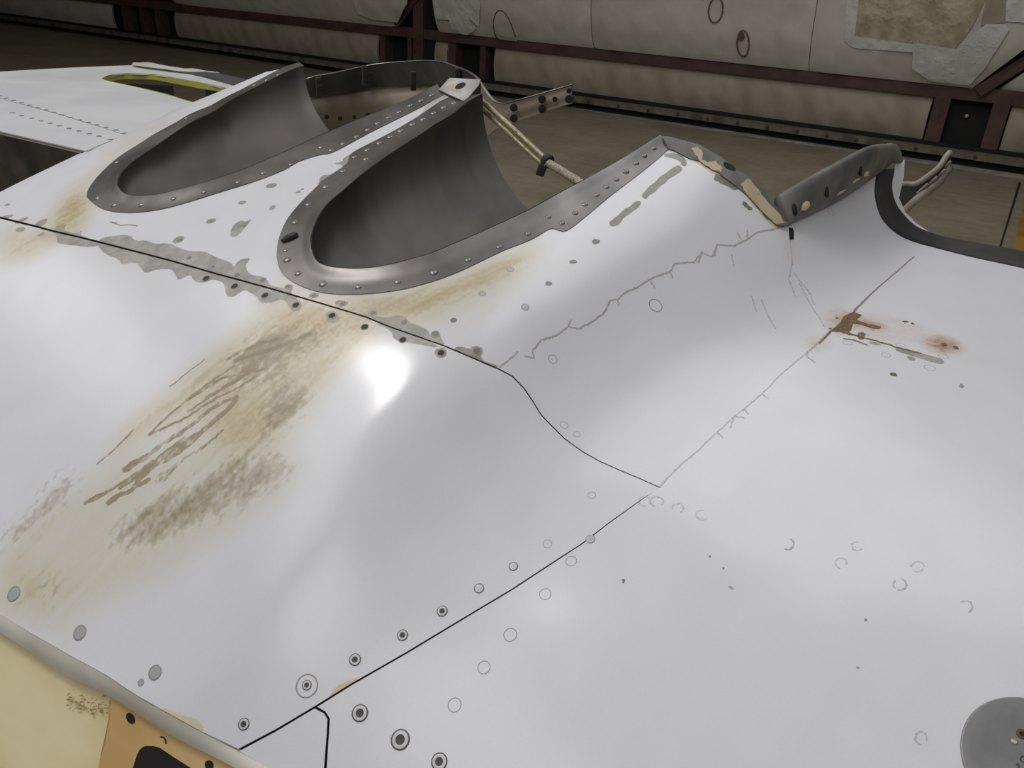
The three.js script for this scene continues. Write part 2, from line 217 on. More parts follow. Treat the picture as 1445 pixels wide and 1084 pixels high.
for (const [p, w] of [[[[209, 614], [232, 592], [259, 568], [286, 548], [310, 530], [330, 517]], 2], [[[263, 565], [284, 552], [308, 537], [340, 525], [372, 520]], 3.2], [[[290, 561], [315, 546], [343, 530], [372, 521]], 2], [[[210, 614], [240, 600], [266, 588], [290, 571], [312, 559], [340, 545], [366, 529]], 2.4], [[[264, 581], [294, 562], [330, 541], [352, 528]], 1.6], [[[137, 655], [160, 636], [188, 606]], 1.4], [[[276, 640], [300, 620], [316, 607]], 2], [[[318, 508], [344, 494], [368, 484], [392, 478]], 3.5], [[[330, 510], [360, 500], [385, 492], [410, 482], [440, 470]], 5], [[[240, 545], [262, 528], [290, 506]], 0.9]]) brown.push(brush(wob(p, 4, 1), w));
cloud.push([[[355, 508], [362, 490], [378, 478], [398, 475], [410, 482], [404, 497], [390, 508], [380, 522], [370, 524], [356, 522]], 1], [[[370, 613], [378, 598], [374, 590], [390, 570], [404, 556], [422, 558], [434, 560], [430, 578], [414, 592], [398, 600]], .7], [[[151, 770], [170, 735], [210, 712], [260, 690], [330, 650], [400, 640], [420, 660], [360, 700], [290, 740], [220, 765]], .75], [[[35, 735], [60, 680], [110, 660], [120, 690], [80, 725]], .45], [[[40, 840], [80, 815], [110, 838], [70, 850]], .5], [[[370, 620], [372, 570], [400, 540], [440, 560], [430, 585], [395, 605]], .55], [[[395, 475], [430, 455], [500, 452], [520, 462], [470, 490], [430, 500]], .5], [[[320, 530], [340, 480], [400, 460], [450, 480], [400, 530], [340, 560]], .5], [[[0, 740], [40, 720], [60, 760], [0, 790]], .35]);
yellow.push([[[340, 470], [385, 432], [420, 430], [480, 447], [545, 470], [530, 490], [480, 515], [440, 575], [400, 620], [330, 640], [280, 600], [210, 610], [150, 660], [170, 610], [230, 560]], .8], [[[390, 440], [450, 430], [520, 452], [490, 480], [400, 500]], .75], [[[120, 690], [200, 640], [300, 620], [400, 600], [420, 680], [340, 730], [240, 800], [120, 860], [0, 870], [0, 770], [60, 720]], .5], [[[395, 388], [415, 402], [470, 420], [560, 416], [640, 396], [690, 372], [770, 335], [740, 380], [660, 420], [600, 455], [550, 455], [480, 432], [400, 410]], .95], [[[545, 452], [600, 440], [680, 400], [740, 375], [760, 385], [690, 440], [640, 470]], .25], [[[62, 325], [90, 290], [122, 262], [130, 290], [112, 335], [80, 326]], .95], [[[90, 270], [150, 232], [170, 222], [130, 262], [100, 300], [70, 300]], .5], [[[0, 320], [60, 330], [80, 350], [40, 368], [0, 372]], .75], [[[160, 340], [220, 350], [240, 380], [190, 372]], .25], [[[150, 215], [200, 185], [250, 162], [245, 172], [180, 212], [140, 246]], .3], [[[0, 800], [60, 810], [120, 900], [40, 880], [0, 860]], .35], [[[1110, 318], [1085, 305], [1060, 285], [1075, 300], [1100, 322]], .3]);
// cracks in the filler
crack.push([brush(wob([[752, 494], [763, 480.6], [787.7, 472], [801.7, 461], [815.7, 465], [840, 451], [854, 440], [861, 424.5], [872, 423], [882, 414], [900, 405], [924, 391], [945, 384], [952.5, 372], [980.5, 370], [991, 356], [1005, 363], [1012, 345.6], [1036.6, 347], [1054, 338.6], [1068, 328], [1089, 324.5], [1106, 320]], 3, .9), 1.0), .34]);
for (const p of [[[872, 423], [873, 432]], [[945, 384], [949, 392]], [[991, 356], [985, 372]], [[1012, 345], [1008, 362]], [[1054, 339], [1055, 325]], [[1046, 338], [1040, 328]], [[801, 461], [806, 452]], [[918, 398], [924, 406]], [[752, 494], [754, 505], [740, 503]], [[705, 519], [716, 510], [730, 497]]]) crack.push([brush(wob(p, 3, .6), 1), .3]);
crack.push([brush(wob([[931, 688], [947.6, 669.6], [961, 656], [980, 640], [1012, 610], [1036.6, 587.5], [1075, 556], [1100, 530], [1136.5, 500], [1173, 466.5]], 4, .8), 1.0), .28], [brush(wob([[1205, 440], [1224, 420], [1246, 400], [1290, 362]], 4, .5), [2.8, 2.4, 2.0, 1.8, 1.6, 1.4, 1.2, 1.1, 1.0, 1, .9, .8, .6]), .55]);
for (const p of [[[1012, 610], [1020, 618]], [[1036, 588], [1031, 604]], [[1050, 577], [1056, 585]], [[1075, 556], [1084, 562]], [[1140, 496], [1138, 503], [1150, 512]], [[1036, 588], [1050, 590]]]) crack.push([brush(wob(p, 3, .6), 1), .28]);
for (const p of [[[1115, 340], [1118, 370], [1113, 395], [1122, 418]], [[1120, 385], [1140, 410], [1150, 430]], [[1075, 425], [1086, 450], [1095, 463]], [[1060, 418], [1068, 440]], [[1128, 400], [1150, 440], [1164, 462]], [[1033, 360], [1035, 374]]]) crack.push([brush(wob(p, 3, 1), 1), .16]);
crack.push([brush([[155, 313], [170, 318], [182, 317], [194, 319]], 1), .4], [brush([[158, 314], [165, 315]], 1.6), .3]);
for (const [x, y, r, w, a] of [[910, 708, 8, 7, .14], [927, 708, 9, 7, .2], [957, 717, 8, 6, .14], [991, 727, 9, 7, .14], [1112, 768, 8, 8, .36], [1187, 795, 8, 7, .2], [1210, 771, 8, 6, .16], [1270, 825, 9, 8, .3], [1362, 857, 10, 9, .24], [1295, 800, 9, 7, .18], [1408, 1001, 8, 9, .4], [1374, 1052, 9, 9, .4], [1300, 1042, 8, 9, .2]]) for (const [t0, t1] of [[rnd() * 6, 3.2], [rnd() * 6, 1.4]]) crack.push([brush(Array.from({ length: 12 }, (_, i) => [x + r * Math.cos(t0 + t1 * i / 11), y + w * Math.sin(t0 + t1 * i / 11)]), 1), a]);
// rust and bare strip by the corner seam, chips, scuffs
rustDark.push([[1172, 468], [1180, 461], [1186.5, 455], [1191, 446.5], [1198, 443], [1205, 440], [1216, 445], [1211, 449], [1208, 451.5], [1213, 453], [1226, 457.5], [1235, 459], [1243, 461.5], [1241, 464.5], [1232, 464], [1211, 457], [1204, 457], [1202, 461], [1201, 466], [1197, 468], [1203, 472], [1190, 469]], brush(wob([[1188, 469], [1210, 474], [1232, 480], [1253, 486], [1266, 490.5], [1300, 499]], 4, .5), [2, 2.6, 3, 2, 2, 1.6]), oval(1215, 477, 4, 2.2, 10), oval(1216, 472, 5, 3, 10), brush([[1190, 478], [1205, 480], [1224, 487]], 1.2), oval(1332.5, 486.5, 4.5, 2, 12), oval(1278, 454, 4, 1.2, 10), oval(1288, 457, 2.4, .9, 30), oval(1349, 491, 4, 2, 25), oval(1181, 449, 1.5, 1, 0), oval(1172, 464, 2, 1, 0));
rustDark.push(brush([[1156, 485], [1164, 477], [1173, 467]], [1, 1.6, 2.4]));
bare.push([[1263, 491], [1275, 492], [1300, 499], [1325, 505], [1333, 510], [1330, 514.5], [1318, 512], [1290, 503], [1266, 496]], oval(1286, 506, 6, 2.4, 20), oval(1235, 485, 8, 1.8, 12), oval(1357, 545, 3, 3, 30, 9, .5));
rustSoft.push([oval(1332, 487, 20, 10, 10), 1.0], [oval(1228, 459, 22, 6, 12), .8], [oval(1190, 456, 18, 14, -40), .55], [oval(1250, 462, 70, 16, 12), .12], [oval(1115, 345, 6, 22, 0), .14], [oval(1155, 486, 12, 8, -40), .3], [oval(415, 440, 60, 14, 20), .22], [oval(70, 335, 20, 6, 15), .4]);
crack.push([oval(1261, 528.6, 4.8, 2.2, 10), .8], [oval(1032, 830, 4, 1.2, 35), .35], [oval(880, 820, 1, 2.4, 10), .7], [oval(1021, 802, 1, 1, 0), .6], [oval(1002, 785, 1, 1, 0), .6], [oval(1222, 875, 1.5, 1.2, 0), .6], [oval(1211, 943, 1.4, 1, 0), .4]);
cream.push([[228, 1000], [240, 1003], [255, 1010], [268, 1013], [278, 1017], [287, 1027], [285, 1032], [276, 1029], [246, 1012]], [[470, 975], [478, 968], [490, 962], [505, 958], [496, 967], [474, 980], [463, 988]], [[973, 225], [980, 216], [990, 222], [995, 232], [1012, 238], [1020, 244], [1017, 250], [1004, 244], [986, 231]], [[1040, 262], [1052, 256], [1060, 266], [1075, 284], [1096, 303], [1108, 320], [1092, 322], [1078, 308], [1058, 284]]);
olive.push(oval(1052, 289, 6, 3, 50, 9, .6), oval(1058, 294, 3, 2.4, 0, 8, .5), oval(1080, 305, 2, 7, -35, 9, .4), oval(1012, 251, 4, 5, 0, 9, .6), [[1010, 246], [1030, 250], [1046, 260], [1038, 270], [1026, 262], [1014, 258]]);
faint.push([oval(420, 660, 60, 30, -30), .1]);

function skinTexture(x0, z0, size) {
  const N = 2048, M = 512;
  const P = (p, n) => { const q = hit(p[0], p[1]); return [(q[0] - x0) / size * n, (q[2] - z0) / size * n]; };
  const round = (p) => { for (let k = 0; k < 1; k++) p = p.flatMap((a, i) => { const b = p[(i + 1) % p.length]; return [[a[0] * 0.78 + b[0] * 0.22, a[1] * 0.78 + b[1] * 0.22], [a[0] * 0.22 + b[0] * 0.78, a[1] * 0.22 + b[1] * 0.78]]; }); return p; };
  const draw = (n, layers) => {
    const c = document.createElement('canvas'); c.width = c.height = n; const g = c.getContext('2d'); g.globalCompositeOperation = 'lighter';
    layers.forEach((layer, k) => { for (const item of layer) { const weighted = typeof item[1] === 'number' && Array.isArray(item[0]) && Array.isArray(item[0][0]), poly = layer === bare || layer === olive ? round(item) : weighted ? item[0] : item, a = Math.round(255 * (weighted ? item[1] : 1)); g.fillStyle = ['rgb(' + a + ',0,0)', 'rgb(0,' + a + ',0)', 'rgb(0,0,' + a + ')'][k]; g.beginPath(); poly.forEach((p, i) => { const q = P(p, n); i ? g.lineTo(q[0], q[1]) : g.moveTo(q[0], q[1]); }); g.closePath(); g.fill(); } });
    return g.getImageData(0, 0, n, n).data;
  };
  const A = draw(N, [bare, brown, crack]), B = draw(N, [rustDark, cream, olive]), raw = draw(M, [yellow, cloud, rustSoft]);
  let C = new Float32Array(M * M * 3); for (let i = 0; i < M * M; i++) for (let k = 0; k < 3; k++) C[i * 3 + k] = raw[i * 4 + k] / 255;
  const blur = (r, k) => { for (const [st, nx] of [[1, M], [M, 1]]) for (let a = 0; a < M; a++) { const line = new Float32Array(M), o = a * nx; let s = 0; for (let i = -r; i < M; i++) { if (i + r < M) s += C[(o + (i + r) * st) * 3 + k]; if (i - r - 1 >= 0) s -= C[(o + (i - r - 1) * st) * 3 + k]; if (i >= 0) line[i] = s / (2 * r + 1); } for (let i = 0; i < M; i++) C[(o + i * st) * 3 + k] = line[i]; } };
  blur(4, 0); blur(4, 0); blur(3, 1); blur(3, 1); blur(2, 2); blur(2, 2);
  const soft = (x, y, k) => { x = cl(x, 0, M - 1.01); y = cl(y, 0, M - 1.01); const i = x | 0, j = y | 0, u = x - i, v = y - j, o = (j * M + i) * 3 + k; return (C[o] * (1 - u) + C[o + 3] * u) * (1 - v) + (C[o + M * 3] * (1 - u) + C[o + M * 3 + 3] * u) * v; };
  const d0 = P([430, 450], N), d1 = P([140, 705], N), dl = Math.hypot(d1[0] - d0[0], d1[1] - d0[1]), ax = (d1[0] - d0[0]) / dl, ay = (d1[1] - d0[1]) / dl;
  const col = new Uint8Array(N * N * 4), rgh = new Uint8Array(M * M * 4 * 4);
  const mix = (c, r, g, b, a) => { c[0] += (r - c[0]) * a; c[1] += (g - c[1]) * a; c[2] += (b - c[2]) * a; };
  for (let j = 0; j < N; j++) for (let i = 0; i < N; i++) {
    const o = (j * N + i) * 4, mm = size / N * 1000, X = i * mm, Y = j * mm;     // millimetres
    const n1 = hash(i, j, 5) - 0.5, n2 = noise(X / 40, Y / 40, 3) - 0.5;
    const c = [226 + n1 * 3 + n2 * 4, 226 + n1 * 3 + n2 * 4, 231 + n1 * 3 + n2 * 3];
    const y = soft(i * M / N, j * M / N, 0), w = soft(i * M / N, j * M / N, 1), r = soft(i * M / N, j * M / N, 2);
    let al = 0, ac = 0, st = 0, sk = 0;
    if (y > 0.01 || w > 0.01 || A[o + 1]) { al = (i - d0[0]) * ax + (j - d0[1]) * ay; ac = -(i - d0[0]) * ay + (j - d0[1]) * ax; st = fbm(al / 70, ac / 9, 3, 21); sk = fbm(X / 5, Y / 5, 3, 8); }
    if (y > 0.01) { const k = cl(y * (0.62 + 0.38 * st + 0.22 * (sk - 0.5)) * 1.1); mix(c, 199, 187, 146, k * 0.8); mix(c, 176, 150, 112, cl((k - 0.6) * 1.8 + (sk - 0.5) * 0.3 * k) * 0.7); }
    if (w > 0.01) { const k = cl(w * 1.15 + (sk - 0.5) * 0.9 + (st - 0.5) * 0.8 - 0.28) * sm(0, 0.3, w); mix(c, 142, 128, 104, k * 0.8); }
    if (A[o + 1]) mix(c, 152, 137, 113, A[o + 1] / 255 * sm(0.18, 0.6, 0.55 * st + 0.5 * sk) * 0.92);
    if (r > 0.01) mix(c, 172, 122, 82, cl(r * (0.35 + 0.6 * noise(X / 6, Y / 6, 9))));
    if (A[o]) { const k = A[o] / 255, m = fbm(X / 12, Y / 12, 3, 31), s = 138 + m * 46; mix(c, s, s - 2, s - 7, k); if (y > 0.05) mix(c, 170, 155, 112, k * cl(y * 1.2 - 0.3 * m) * 0.5); }
    if (B[o + 1]) { const m = fbm(X / 10, Y / 10, 3, 44); mix(c, 205 + m * 18, 192 + m * 14, 165, B[o + 1] / 255 * 0.85); }
    if (B[o + 2]) { const m = fbm(X / 6, Y / 6, 3, 52) * 34; mix(c, 112 + m, 110 + m, 97 + m, B[o + 2] / 255); }
    if (B[o]) { const m = fbm(X / 4, Y / 4, 3, 61); mix(c, 62 + m * 90, 48 + m * 66, 30 + m * 40, B[o] / 255 * 0.95); }
    if (A[o + 2]) mix(c, 84, 72, 58, A[o + 2] / 255);
    col[o] = c[0]; col[o + 1] = c[1]; col[o + 2] = c[2]; col[o + 3] = 255;
    if (!(i & 1) && !(j & 1)) { const q = ((j >> 1) * (N >> 1) + (i >> 1)) * 4, g = lerp(0.2, 0.5, Math.max(A[o] / 255 * 0.75, A[o + 1] / 255, B[o] / 255, B[o + 1] / 255)); rgh[q] = rgh[q + 1] = rgh[q + 2] = g * 255 + n1 * 4; rgh[q + 3] = 255; }
  }
  const T = (d, n, srgb) => { const t = new THREE.DataTexture(d, n, n); t.magFilter = t.minFilter = THREE.LinearFilter; if (srgb) t.colorSpace = THREE.SRGBColorSpace; t.needsUpdate = true; return t; };
  const m = std({ map: T(col, N, true), roughnessMap: T(rgh, N >> 1, false), roughness: 1 });
  m.userData = { uv: (p) => [(p[0] - x0) / size, (p[2] - z0) / size] };
  return m;
}
const NACELLE = skinTexture(-1.14, -2.08, 2.0), WINGSKIN = skinTexture(-0.2, -1.75, 1.85);

/* ---------- materials ---------- */
const metalMap = mottled([58, 55, 54], [92, 87, 84], 9, 3, 6);
const SOOT = std({ map: metalMap, roughness: 0.55, metalness: 0.3 });                 // heat-darkened exhaust steel
const FLANGE = std({ map: mottled([100, 97, 96], [140, 136, 134], 14, 9, 6), roughness: 0.38, metalness: 0.6 });
const RIVET = std({ color: new THREE.Color(0.25, 0.24, 0.235), roughness: 0.4, metalness: 0.6 });
const ALU = std({ map: mottled([168, 166, 164], [214, 212, 210], 22, 12, 5), roughness: 0.4, metalness: 0.2 });
const PRIMER = std({ map: mottled([96, 94, 92], [142, 137, 130], 17, 15, 6), roughness: 0.6, metalness: 0.15 });
const CREAM = std({ map: mottled([176, 162, 132], [206, 194, 166], 20, 18, 5), roughness: 0.7 });
const RUBBER = std({ map: mottled([44, 43, 43], [68, 66, 65], 16, 20, 5), roughness: 0.7 });
const DARK = std({ color: new THREE.Color(0.012, 0.011, 0.01), roughness: 0.8 });
const EDGE = std({ color: new THREE.Color(0.14, 0.12, 0.1), roughness: 0.7 });
const GREY_RING = std({ color: new THREE.Color(0.42, 0.42, 0.41), roughness: 0.5, metalness: 0.2 });
const HOLE_RIM = std({ color: new THREE.Color(0.3, 0.29, 0.28), roughness: 0.5, metalness: 0.3 });
const WHITE = std({ map: mottled([222, 222, 226], [234, 234, 236], 9, 22, 4), roughness: 0.25 });
const OFFWHITE = std({ map: mottled([196, 192, 180], [220, 217, 208], 9, 23, 4), roughness: 0.35 });
const YELLOW = std({ map: mottled([218, 198, 146], [242, 230, 192], 5, 25, 6), roughness: 0.45 });
const AMBER = std({ map: mottled([206, 168, 112], [230, 202, 152], 9, 27, 6), roughness: 0.5 });
const BEIGE = std({ map: mottled([112, 106, 96], [168, 160, 146], 14, 37, 6), roughness: 0.55, metalness: 0.15 });
const CHROMATE = std({ color: new THREE.Color(0.47, 0.5, 0.1), roughness: 0.5 });
const SPAR = std({ map: mottled([38, 36, 32], [72, 68, 60], 12, 29, 6), roughness: 0.8 });

/* ---------- the aircraft section ---------- */
const BASE = new THREE.Vector3(0.05, 0.92, -0.9);
const craft = group('aircraft_section'); craft.position.copy(BASE);
tag(craft, 'white stained aircraft wing and nacelle section with two dark exhaust troughs', 'aircraft section');
const part = (name, g, m, parent = craft) => { g.translate(-BASE.x, -BASE.y, -BASE.z); return mesh(name, g, m, parent); };
const panel = (name, poly, o = {}) => {
  const where = onSkin(o.lift ?? 0), m = o.mat;
  const g = sheet(poly, o.step ?? 8, o.thick ?? 0.002, where, skinNormal, m.userData.uv ?? ((p) => [p[0] * (o.rep ?? 1), (p[2] + p[1] * 0.6) * (o.rep ?? 1)]), typeof o.lift === 'function');
  return part(name, g, o.edge ? [m, o.edge] : m, o.parent ?? craft);
};
const off = (line, d) => line.map((p, i) => { const a = line[Math.max(0, i - 1)], b = line[Math.min(line.length - 1, i + 1)], dx = b[0] - a[0], dy = b[1] - a[1], l = Math.hypot(dx, dy), k = typeof d === 'function' ? d(i / (line.length - 1)) : d; return [p[0] - dy / l * k, p[1] + dx / l * k]; });
const rev = (a) => a.slice().reverse();

const seamExt = [[-90, 287], ...SEAM_CROSS];
const aTop = off(seamExt, (t) => lerp(1.5, 0.7, t)), bTop = off(seamExt, (t) => lerp(-1.4, -0.6, t));
const aSide = off(SEAM_FRONT, (t) => lerp(0.5, 1.7, t)), cSide = off(SEAM_FRONT, (t) => lerp(-0.5, -1.7, t));
const forward = panel('forward_skin', [...aTop, ...aSide.slice(1), ...rev(EDGE_FRONT).slice(1)], { mat: NACELLE, edge: EDGE, thick: 0.003, step: 7 });
forward.userData.label = 'white forward nacelle panel with brown exhaust drips and yellow staining';
const lipMid = mid(LIP_LOW, LIP_TOP, 0.45), endMid = mid(END_OUT, END_IN, 0.4);
const t2n = mid(T2_OUT_NEAR, T2_RIM_NEAR, 0.45), t2f = mid(T2_OUT_FAR, T2_RIM_FAR, 0.45), t1n = mid(T1_OUT_NEAR, T1_RIM_NEAR, 0.45), t1f = mid(T1_OUT_FAR, T1_RIM_FAR, 0.45);
const aft = panel('aft_skin', [...bTop, ...SEAM_TOE.slice(1), ...rev(SEAL_IN.filter((p) => p[0] < 1300)), [1243, 226], ...rev(lipMid), ...rev(endMid).slice(1), ...rev(t2n).slice(1), ...rev(t2f).slice(1), [660, 124], [628, 126], ...rev(t1n).slice(1), ...rev(t1f).slice(1), ...rev(EDGE_LEFT).slice(1)], { mat: NACELLE, edge: EDGE, thick: 0.003, step: 7 });
aft.userData.label = 'white aft nacelle panel around the two exhaust troughs with cracked filler';
const cTop = [...cSide.slice(0, 10), [459, 1004], [465.5, 1014], [464, 1040], [461, 1084], [458, 1190]];
const wingskin = panel('wing_skin', [...rev(SEAM_TOE), ...cTop.slice(1), [1560, 1190], ...rev(SEAL_IN.filter((p) => p[0] > 1308))], { mat: WINGSKIN, edge: EDGE, thick: 0.003, step: 8 });
wingskin.userData.label = 'smooth white wing skin with a rusty seam corner';
const cover = panel('access_panel', [...cSide.slice(9).map((p, i) => (i ? p : [444, 1000])), [380, 1086], [455, 1132], [457, 1084], [460.6, 1040], [462, 1015], [457, 1007]], { mat: WINGSKIN, edge: EDGE, thick: 0.003, step: 8 });
cover.userData.label = 'small white corner access panel';
// near-black strips behind the open seams, standing in for shade in the gaps
panel('seam_shade_strip', [...off(seamExt, -9), ...rev(off(seamExt, 9))], { mat: DARK, lift: -0.0045, thick: 0.0015, step: 14 });
panel('seam_shade_strip', [...off(SEAM_FRONT, -9), ...rev(off(SEAM_FRONT, 9))], { mat: DARK, lift: -0.0045, thick: 0.0015, step: 14 });
panel('seam_shade_strip', brush([[446, 997], [461, 1008], [463, 1040], [459, 1084], [456, 1150]], 14), { mat: DARK, lift: -0.0045, thick: 0.0015, step: 10 });

/* fasteners: unit shapes, scaled in place */
const lathe = (pts, n = 14) => new THREE.LatheGeometry(pts.map((p) => new THREE.Vector2(p[0], p[1])), n);
const two = (a, b) => mergeGeometries([a, b], true);
const G_DOME = lathe([[1, -0.1], [0.98, 0.1], [0.8, 0.3], [0.5, 0.43], [0.0001, 0.48]]);
const G_FLUSH = two(lathe([[1, -0.2], [1, 0.05], [0.85, 0.09], [0.8, 0.03]]), lathe([[0.8, 0.03], [0.4, 0.07], [0.0001, 0.08]]));
const G_SCREW = mergeGeometries([lathe([[1, -0.2], [1, 0.05], [0.84, 0.05]], 20), lathe([[0.84, 0.05], [0.8, 0.1], [0.5, 0.1]], 20), lathe([[0.5, 0.1], [0.42, 0.06], [0.0001, 0.05]], 20)], true);
const G_OUTLINED = two(lathe([[1, -0.2], [1, 0.05], [0.82, 0.05]], 20), lathe([[0.82, 0.05], [0.76, 0.1], [0.0001, 0.11]], 20));
const G_HOLE = two(lathe([[1, -0.2], [1, 0.06], [0.94, 0.09], [0.8, 0.05]]), lathe([[0.8, 0.05], [0.5, 0.02], [0.0001, 0.0]]));
const G_RING = lathe([[1, -0.2], [1, 0.05], [0.94, 0.085], [0.88, 0.05], [0.88, -0.2]], 20);
const FLUSH_M = [std({ color: new THREE.Color(0.36, 0.355, 0.36), roughness: 0.4, metalness: 0.2 }), std({ color: new THREE.Color(0.5, 0.5, 0.51), roughness: 0.35, metalness: 0.2 })];
const GROOVE = std({ color: new THREE.Color(0.16, 0.155, 0.15), roughness: 0.6 }), HEAD = std({ color: new THREE.Color(0.62, 0.62, 0.63), roughness: 0.35, metalness: 0.1 });
const SCREW_M = [GROOVE, HEAD, std({ color: new THREE.Color(0.07, 0.065, 0.06), roughness: 0.6 })];
const HOLE_M = [HOLE_RIM, std({ color: new THREE.Color(0.035, 0.03, 0.028), roughness: 0.7 })];
const RING_M = std({ color: new THREE.Color(0.36, 0.34, 0.32), roughness: 0.5 });
const DENT_M = [std({ color: new THREE.Color(0.34, 0.33, 0.32), roughness: 0.5, metalness: 0.2 }), std({ color: new THREE.Color(0.2, 0.19, 0.18), roughness: 0.5, metalness: 0.2 })];
function fastener(name, parent, x, y, rpx, g, m, lift = 0.0002, flat = 1) {
  const p = hit(x, y), n = normalAt(p[0], p[2]), d = Math.hypot(p[0], p[1] - EYE, p[2]), r = rpx * d / FPX;
  const o = mesh(name, g, m, parent); orient(o, [p[0] + n.x * lift - BASE.x, p[1] + n.y * lift - BASE.y, p[2] + n.z * lift - BASE.z], n, rnd() * 6); o.scale.set(r, r * flat, r); return o;
}
for (const [x, y] of [[20, 838], [113, 893], [219, 949]]) fastener('rivet', forward, x, y, 9.5, G_FLUSH, FLUSH_M, 0.0003, 0.5);
fastener('rivet', forward, 199, 963, 4.5, G_FLUSH, FLUSH_M, 0.0003, 0.5);
for (const [x, y, r] of [[344, 1022, 7.5], [433, 967, 6.5], [501, 931, 8], [568, 896.5, 7.5], [624, 862.5, 7.5]]) fastener('screw', forward, x, y, r, G_SCREW, SCREW_M, 0.0004, 0.6);
for (const [x, y, r] of [[676, 830.5, 7], [724.5, 799.5, 6.5]]) fastener('screw', forward, x, y, r, G_OUTLINED, [GROOVE, HEAD], 0.0003, 0.5);
for (const [x, y, r] of [[772.5, 767.5, 6.5], [433, 968, 15], [835, 699, 6]]) fastener('rivet_edge', forward, x, y, r, G_RING, RING_M, 0.0001, 0.3);
for (const [x, y, r] of [[508, 1006.5, 11], [565, 1044, 13], [620, 1075, 11]]) fastener('screw', wingskin, x, y, r, G_SCREW, SCREW_M, 0.0004, 0.6);
fastener('rivet', wingskin, 833, 761, 7, G_FLUSH, FLUSH_M, 0.0003, 0.4);
for (const [x, y, r] of [[806, 792, 8], [769.5, 838.5, 8.5], [720, 896, 9.5], [683, 942, 9], [641.5, 995, 9.5]]) fastener('rivet_edge', wingskin, x, y, r, G_RING, RING_M, 0.0001, 0.25);
for (const [x, y] of [[374, 417], [417.5, 430.5], [331, 404], [291, 393], [468.5, 445.5], [514.5, 461.5], [568.5, 479.7], [622.5, 498]]) fastener('rivet_hole', forward, x, y, x > 450 ? 6.2 : 6, G_HOLE, HOLE_M, 0.0002, 0.4);
for (const [x, y, r] of [[267, 364, 4], [300.5, 376.5, 3.5], [334.5, 388, 4.5], [371, 395.5, 5], [406, 404.5, 4.5], [443, 417, 4.5], [483.5, 429, 5], [526.5, 442, 5], [570, 455, 5], [614, 471.5, 6.5], [673, 495, 6], [640, 452, 5], [254, 338.5, 4.5], [298, 312, 2.5], [345, 319, 3]]) fastener('rivet', aft, x, y, r, G_FLUSH, DENT_M, 0.0002, 0.4);
for (const [x, y, r] of [[680.5, 414.5, 5.5], [720, 380.5, 5.5], [741, 433.5, 6]]) fastener('rivet', aft, x, y, r, G_FLUSH, [RING_M, FLUSH_M[1]], 0.0002, 0.35);
fastener('rivet_edge', aft, 925, 431, 10.5, G_RING, RING_M, 0.0001, 0.3);
for (const [x, y, r] of [[841, 341, 5], [780, 507, 7], [1172, 299, 6], [796, 600, 6], [814, 613, 5]]) fastener('rivet_edge', aft, x, y, r, G_RING, RING_M, 0.0001, 0.25);
for (const [x, y, r] of [[1219, 472, 6], [1271, 487, 6], [1331, 503, 6], [1250, 501, 6], [1196, 484, 6], [1312, 519, 7]]) fastener('rivet_edge', wingskin, x, y, r, G_RING, RING_M, -0.00005, 0.25);

/* exhaust troughs */
function shell(rows, thick) {
  const n = rows.length, m = rows[0].length, pos = rows.flat().flatMap((p) => [p.x, p.y, p.z]), idx = [];
  for (let i = 0; i + 1 < n; i++) for (let k = 0; k + 1 < m; k++) { const a = i * m + k, b = a + 1, c = a + m, d = c + 1; idx.push(a, c, b, b, c, d); }
  let g = new THREE.BufferGeometry(); g.setAttribute('position', new THREE.Float32BufferAttribute(pos, 3)); g.setIndex(idx); g.computeVertexNormals();
  const N = g.attributes.normal, P2 = pos.slice(), nor = Array.from(N.array), N2 = nor.map((v) => -v), q = n * m, uv = [];
  for (let i = 0; i < q; i++) for (let k = 0; k < 3; k++) P2[i * 3 + k] -= N.array[i * 3 + k] * thick;
  const all = pos.concat(P2), nn = nor.concat(N2), id = idx.slice(); for (let i = 0; i < idx.length; i += 3) id.push(idx[i] + q, idx[i + 2] + q, idx[i + 1] + q);
  const rim = []; for (let k = 0; k < m; k++) rim.push(k); for (let i = 1; i < n; i++) rim.push(i * m + m - 1); for (let k = m - 2; k >= 0; k--) rim.push((n - 1) * m + k); for (let i = n - 2; i > 0; i--) rim.push(i * m);
  for (let i = 0; i < rim.length; i++) { const a = rim[i], b = rim[(i + 1) % rim.length]; id.push(a, a + q, b, b, a + q, b + q); }
  for (let i = 0; i < all.length; i += 3) uv.push(all[i] + all[i + 1] * 0.4, all[i + 2] + all[i + 1] * 0.8);
  g = new THREE.BufferGeometry(); g.setAttribute('position', new THREE.Float32BufferAttribute(all, 3)); g.setAttribute('normal', new THREE.Float32BufferAttribute(nn, 3)); g.setAttribute('uv', new THREE.Float32BufferAttribute(uv, 2)); g.setIndex(id); return g;
}
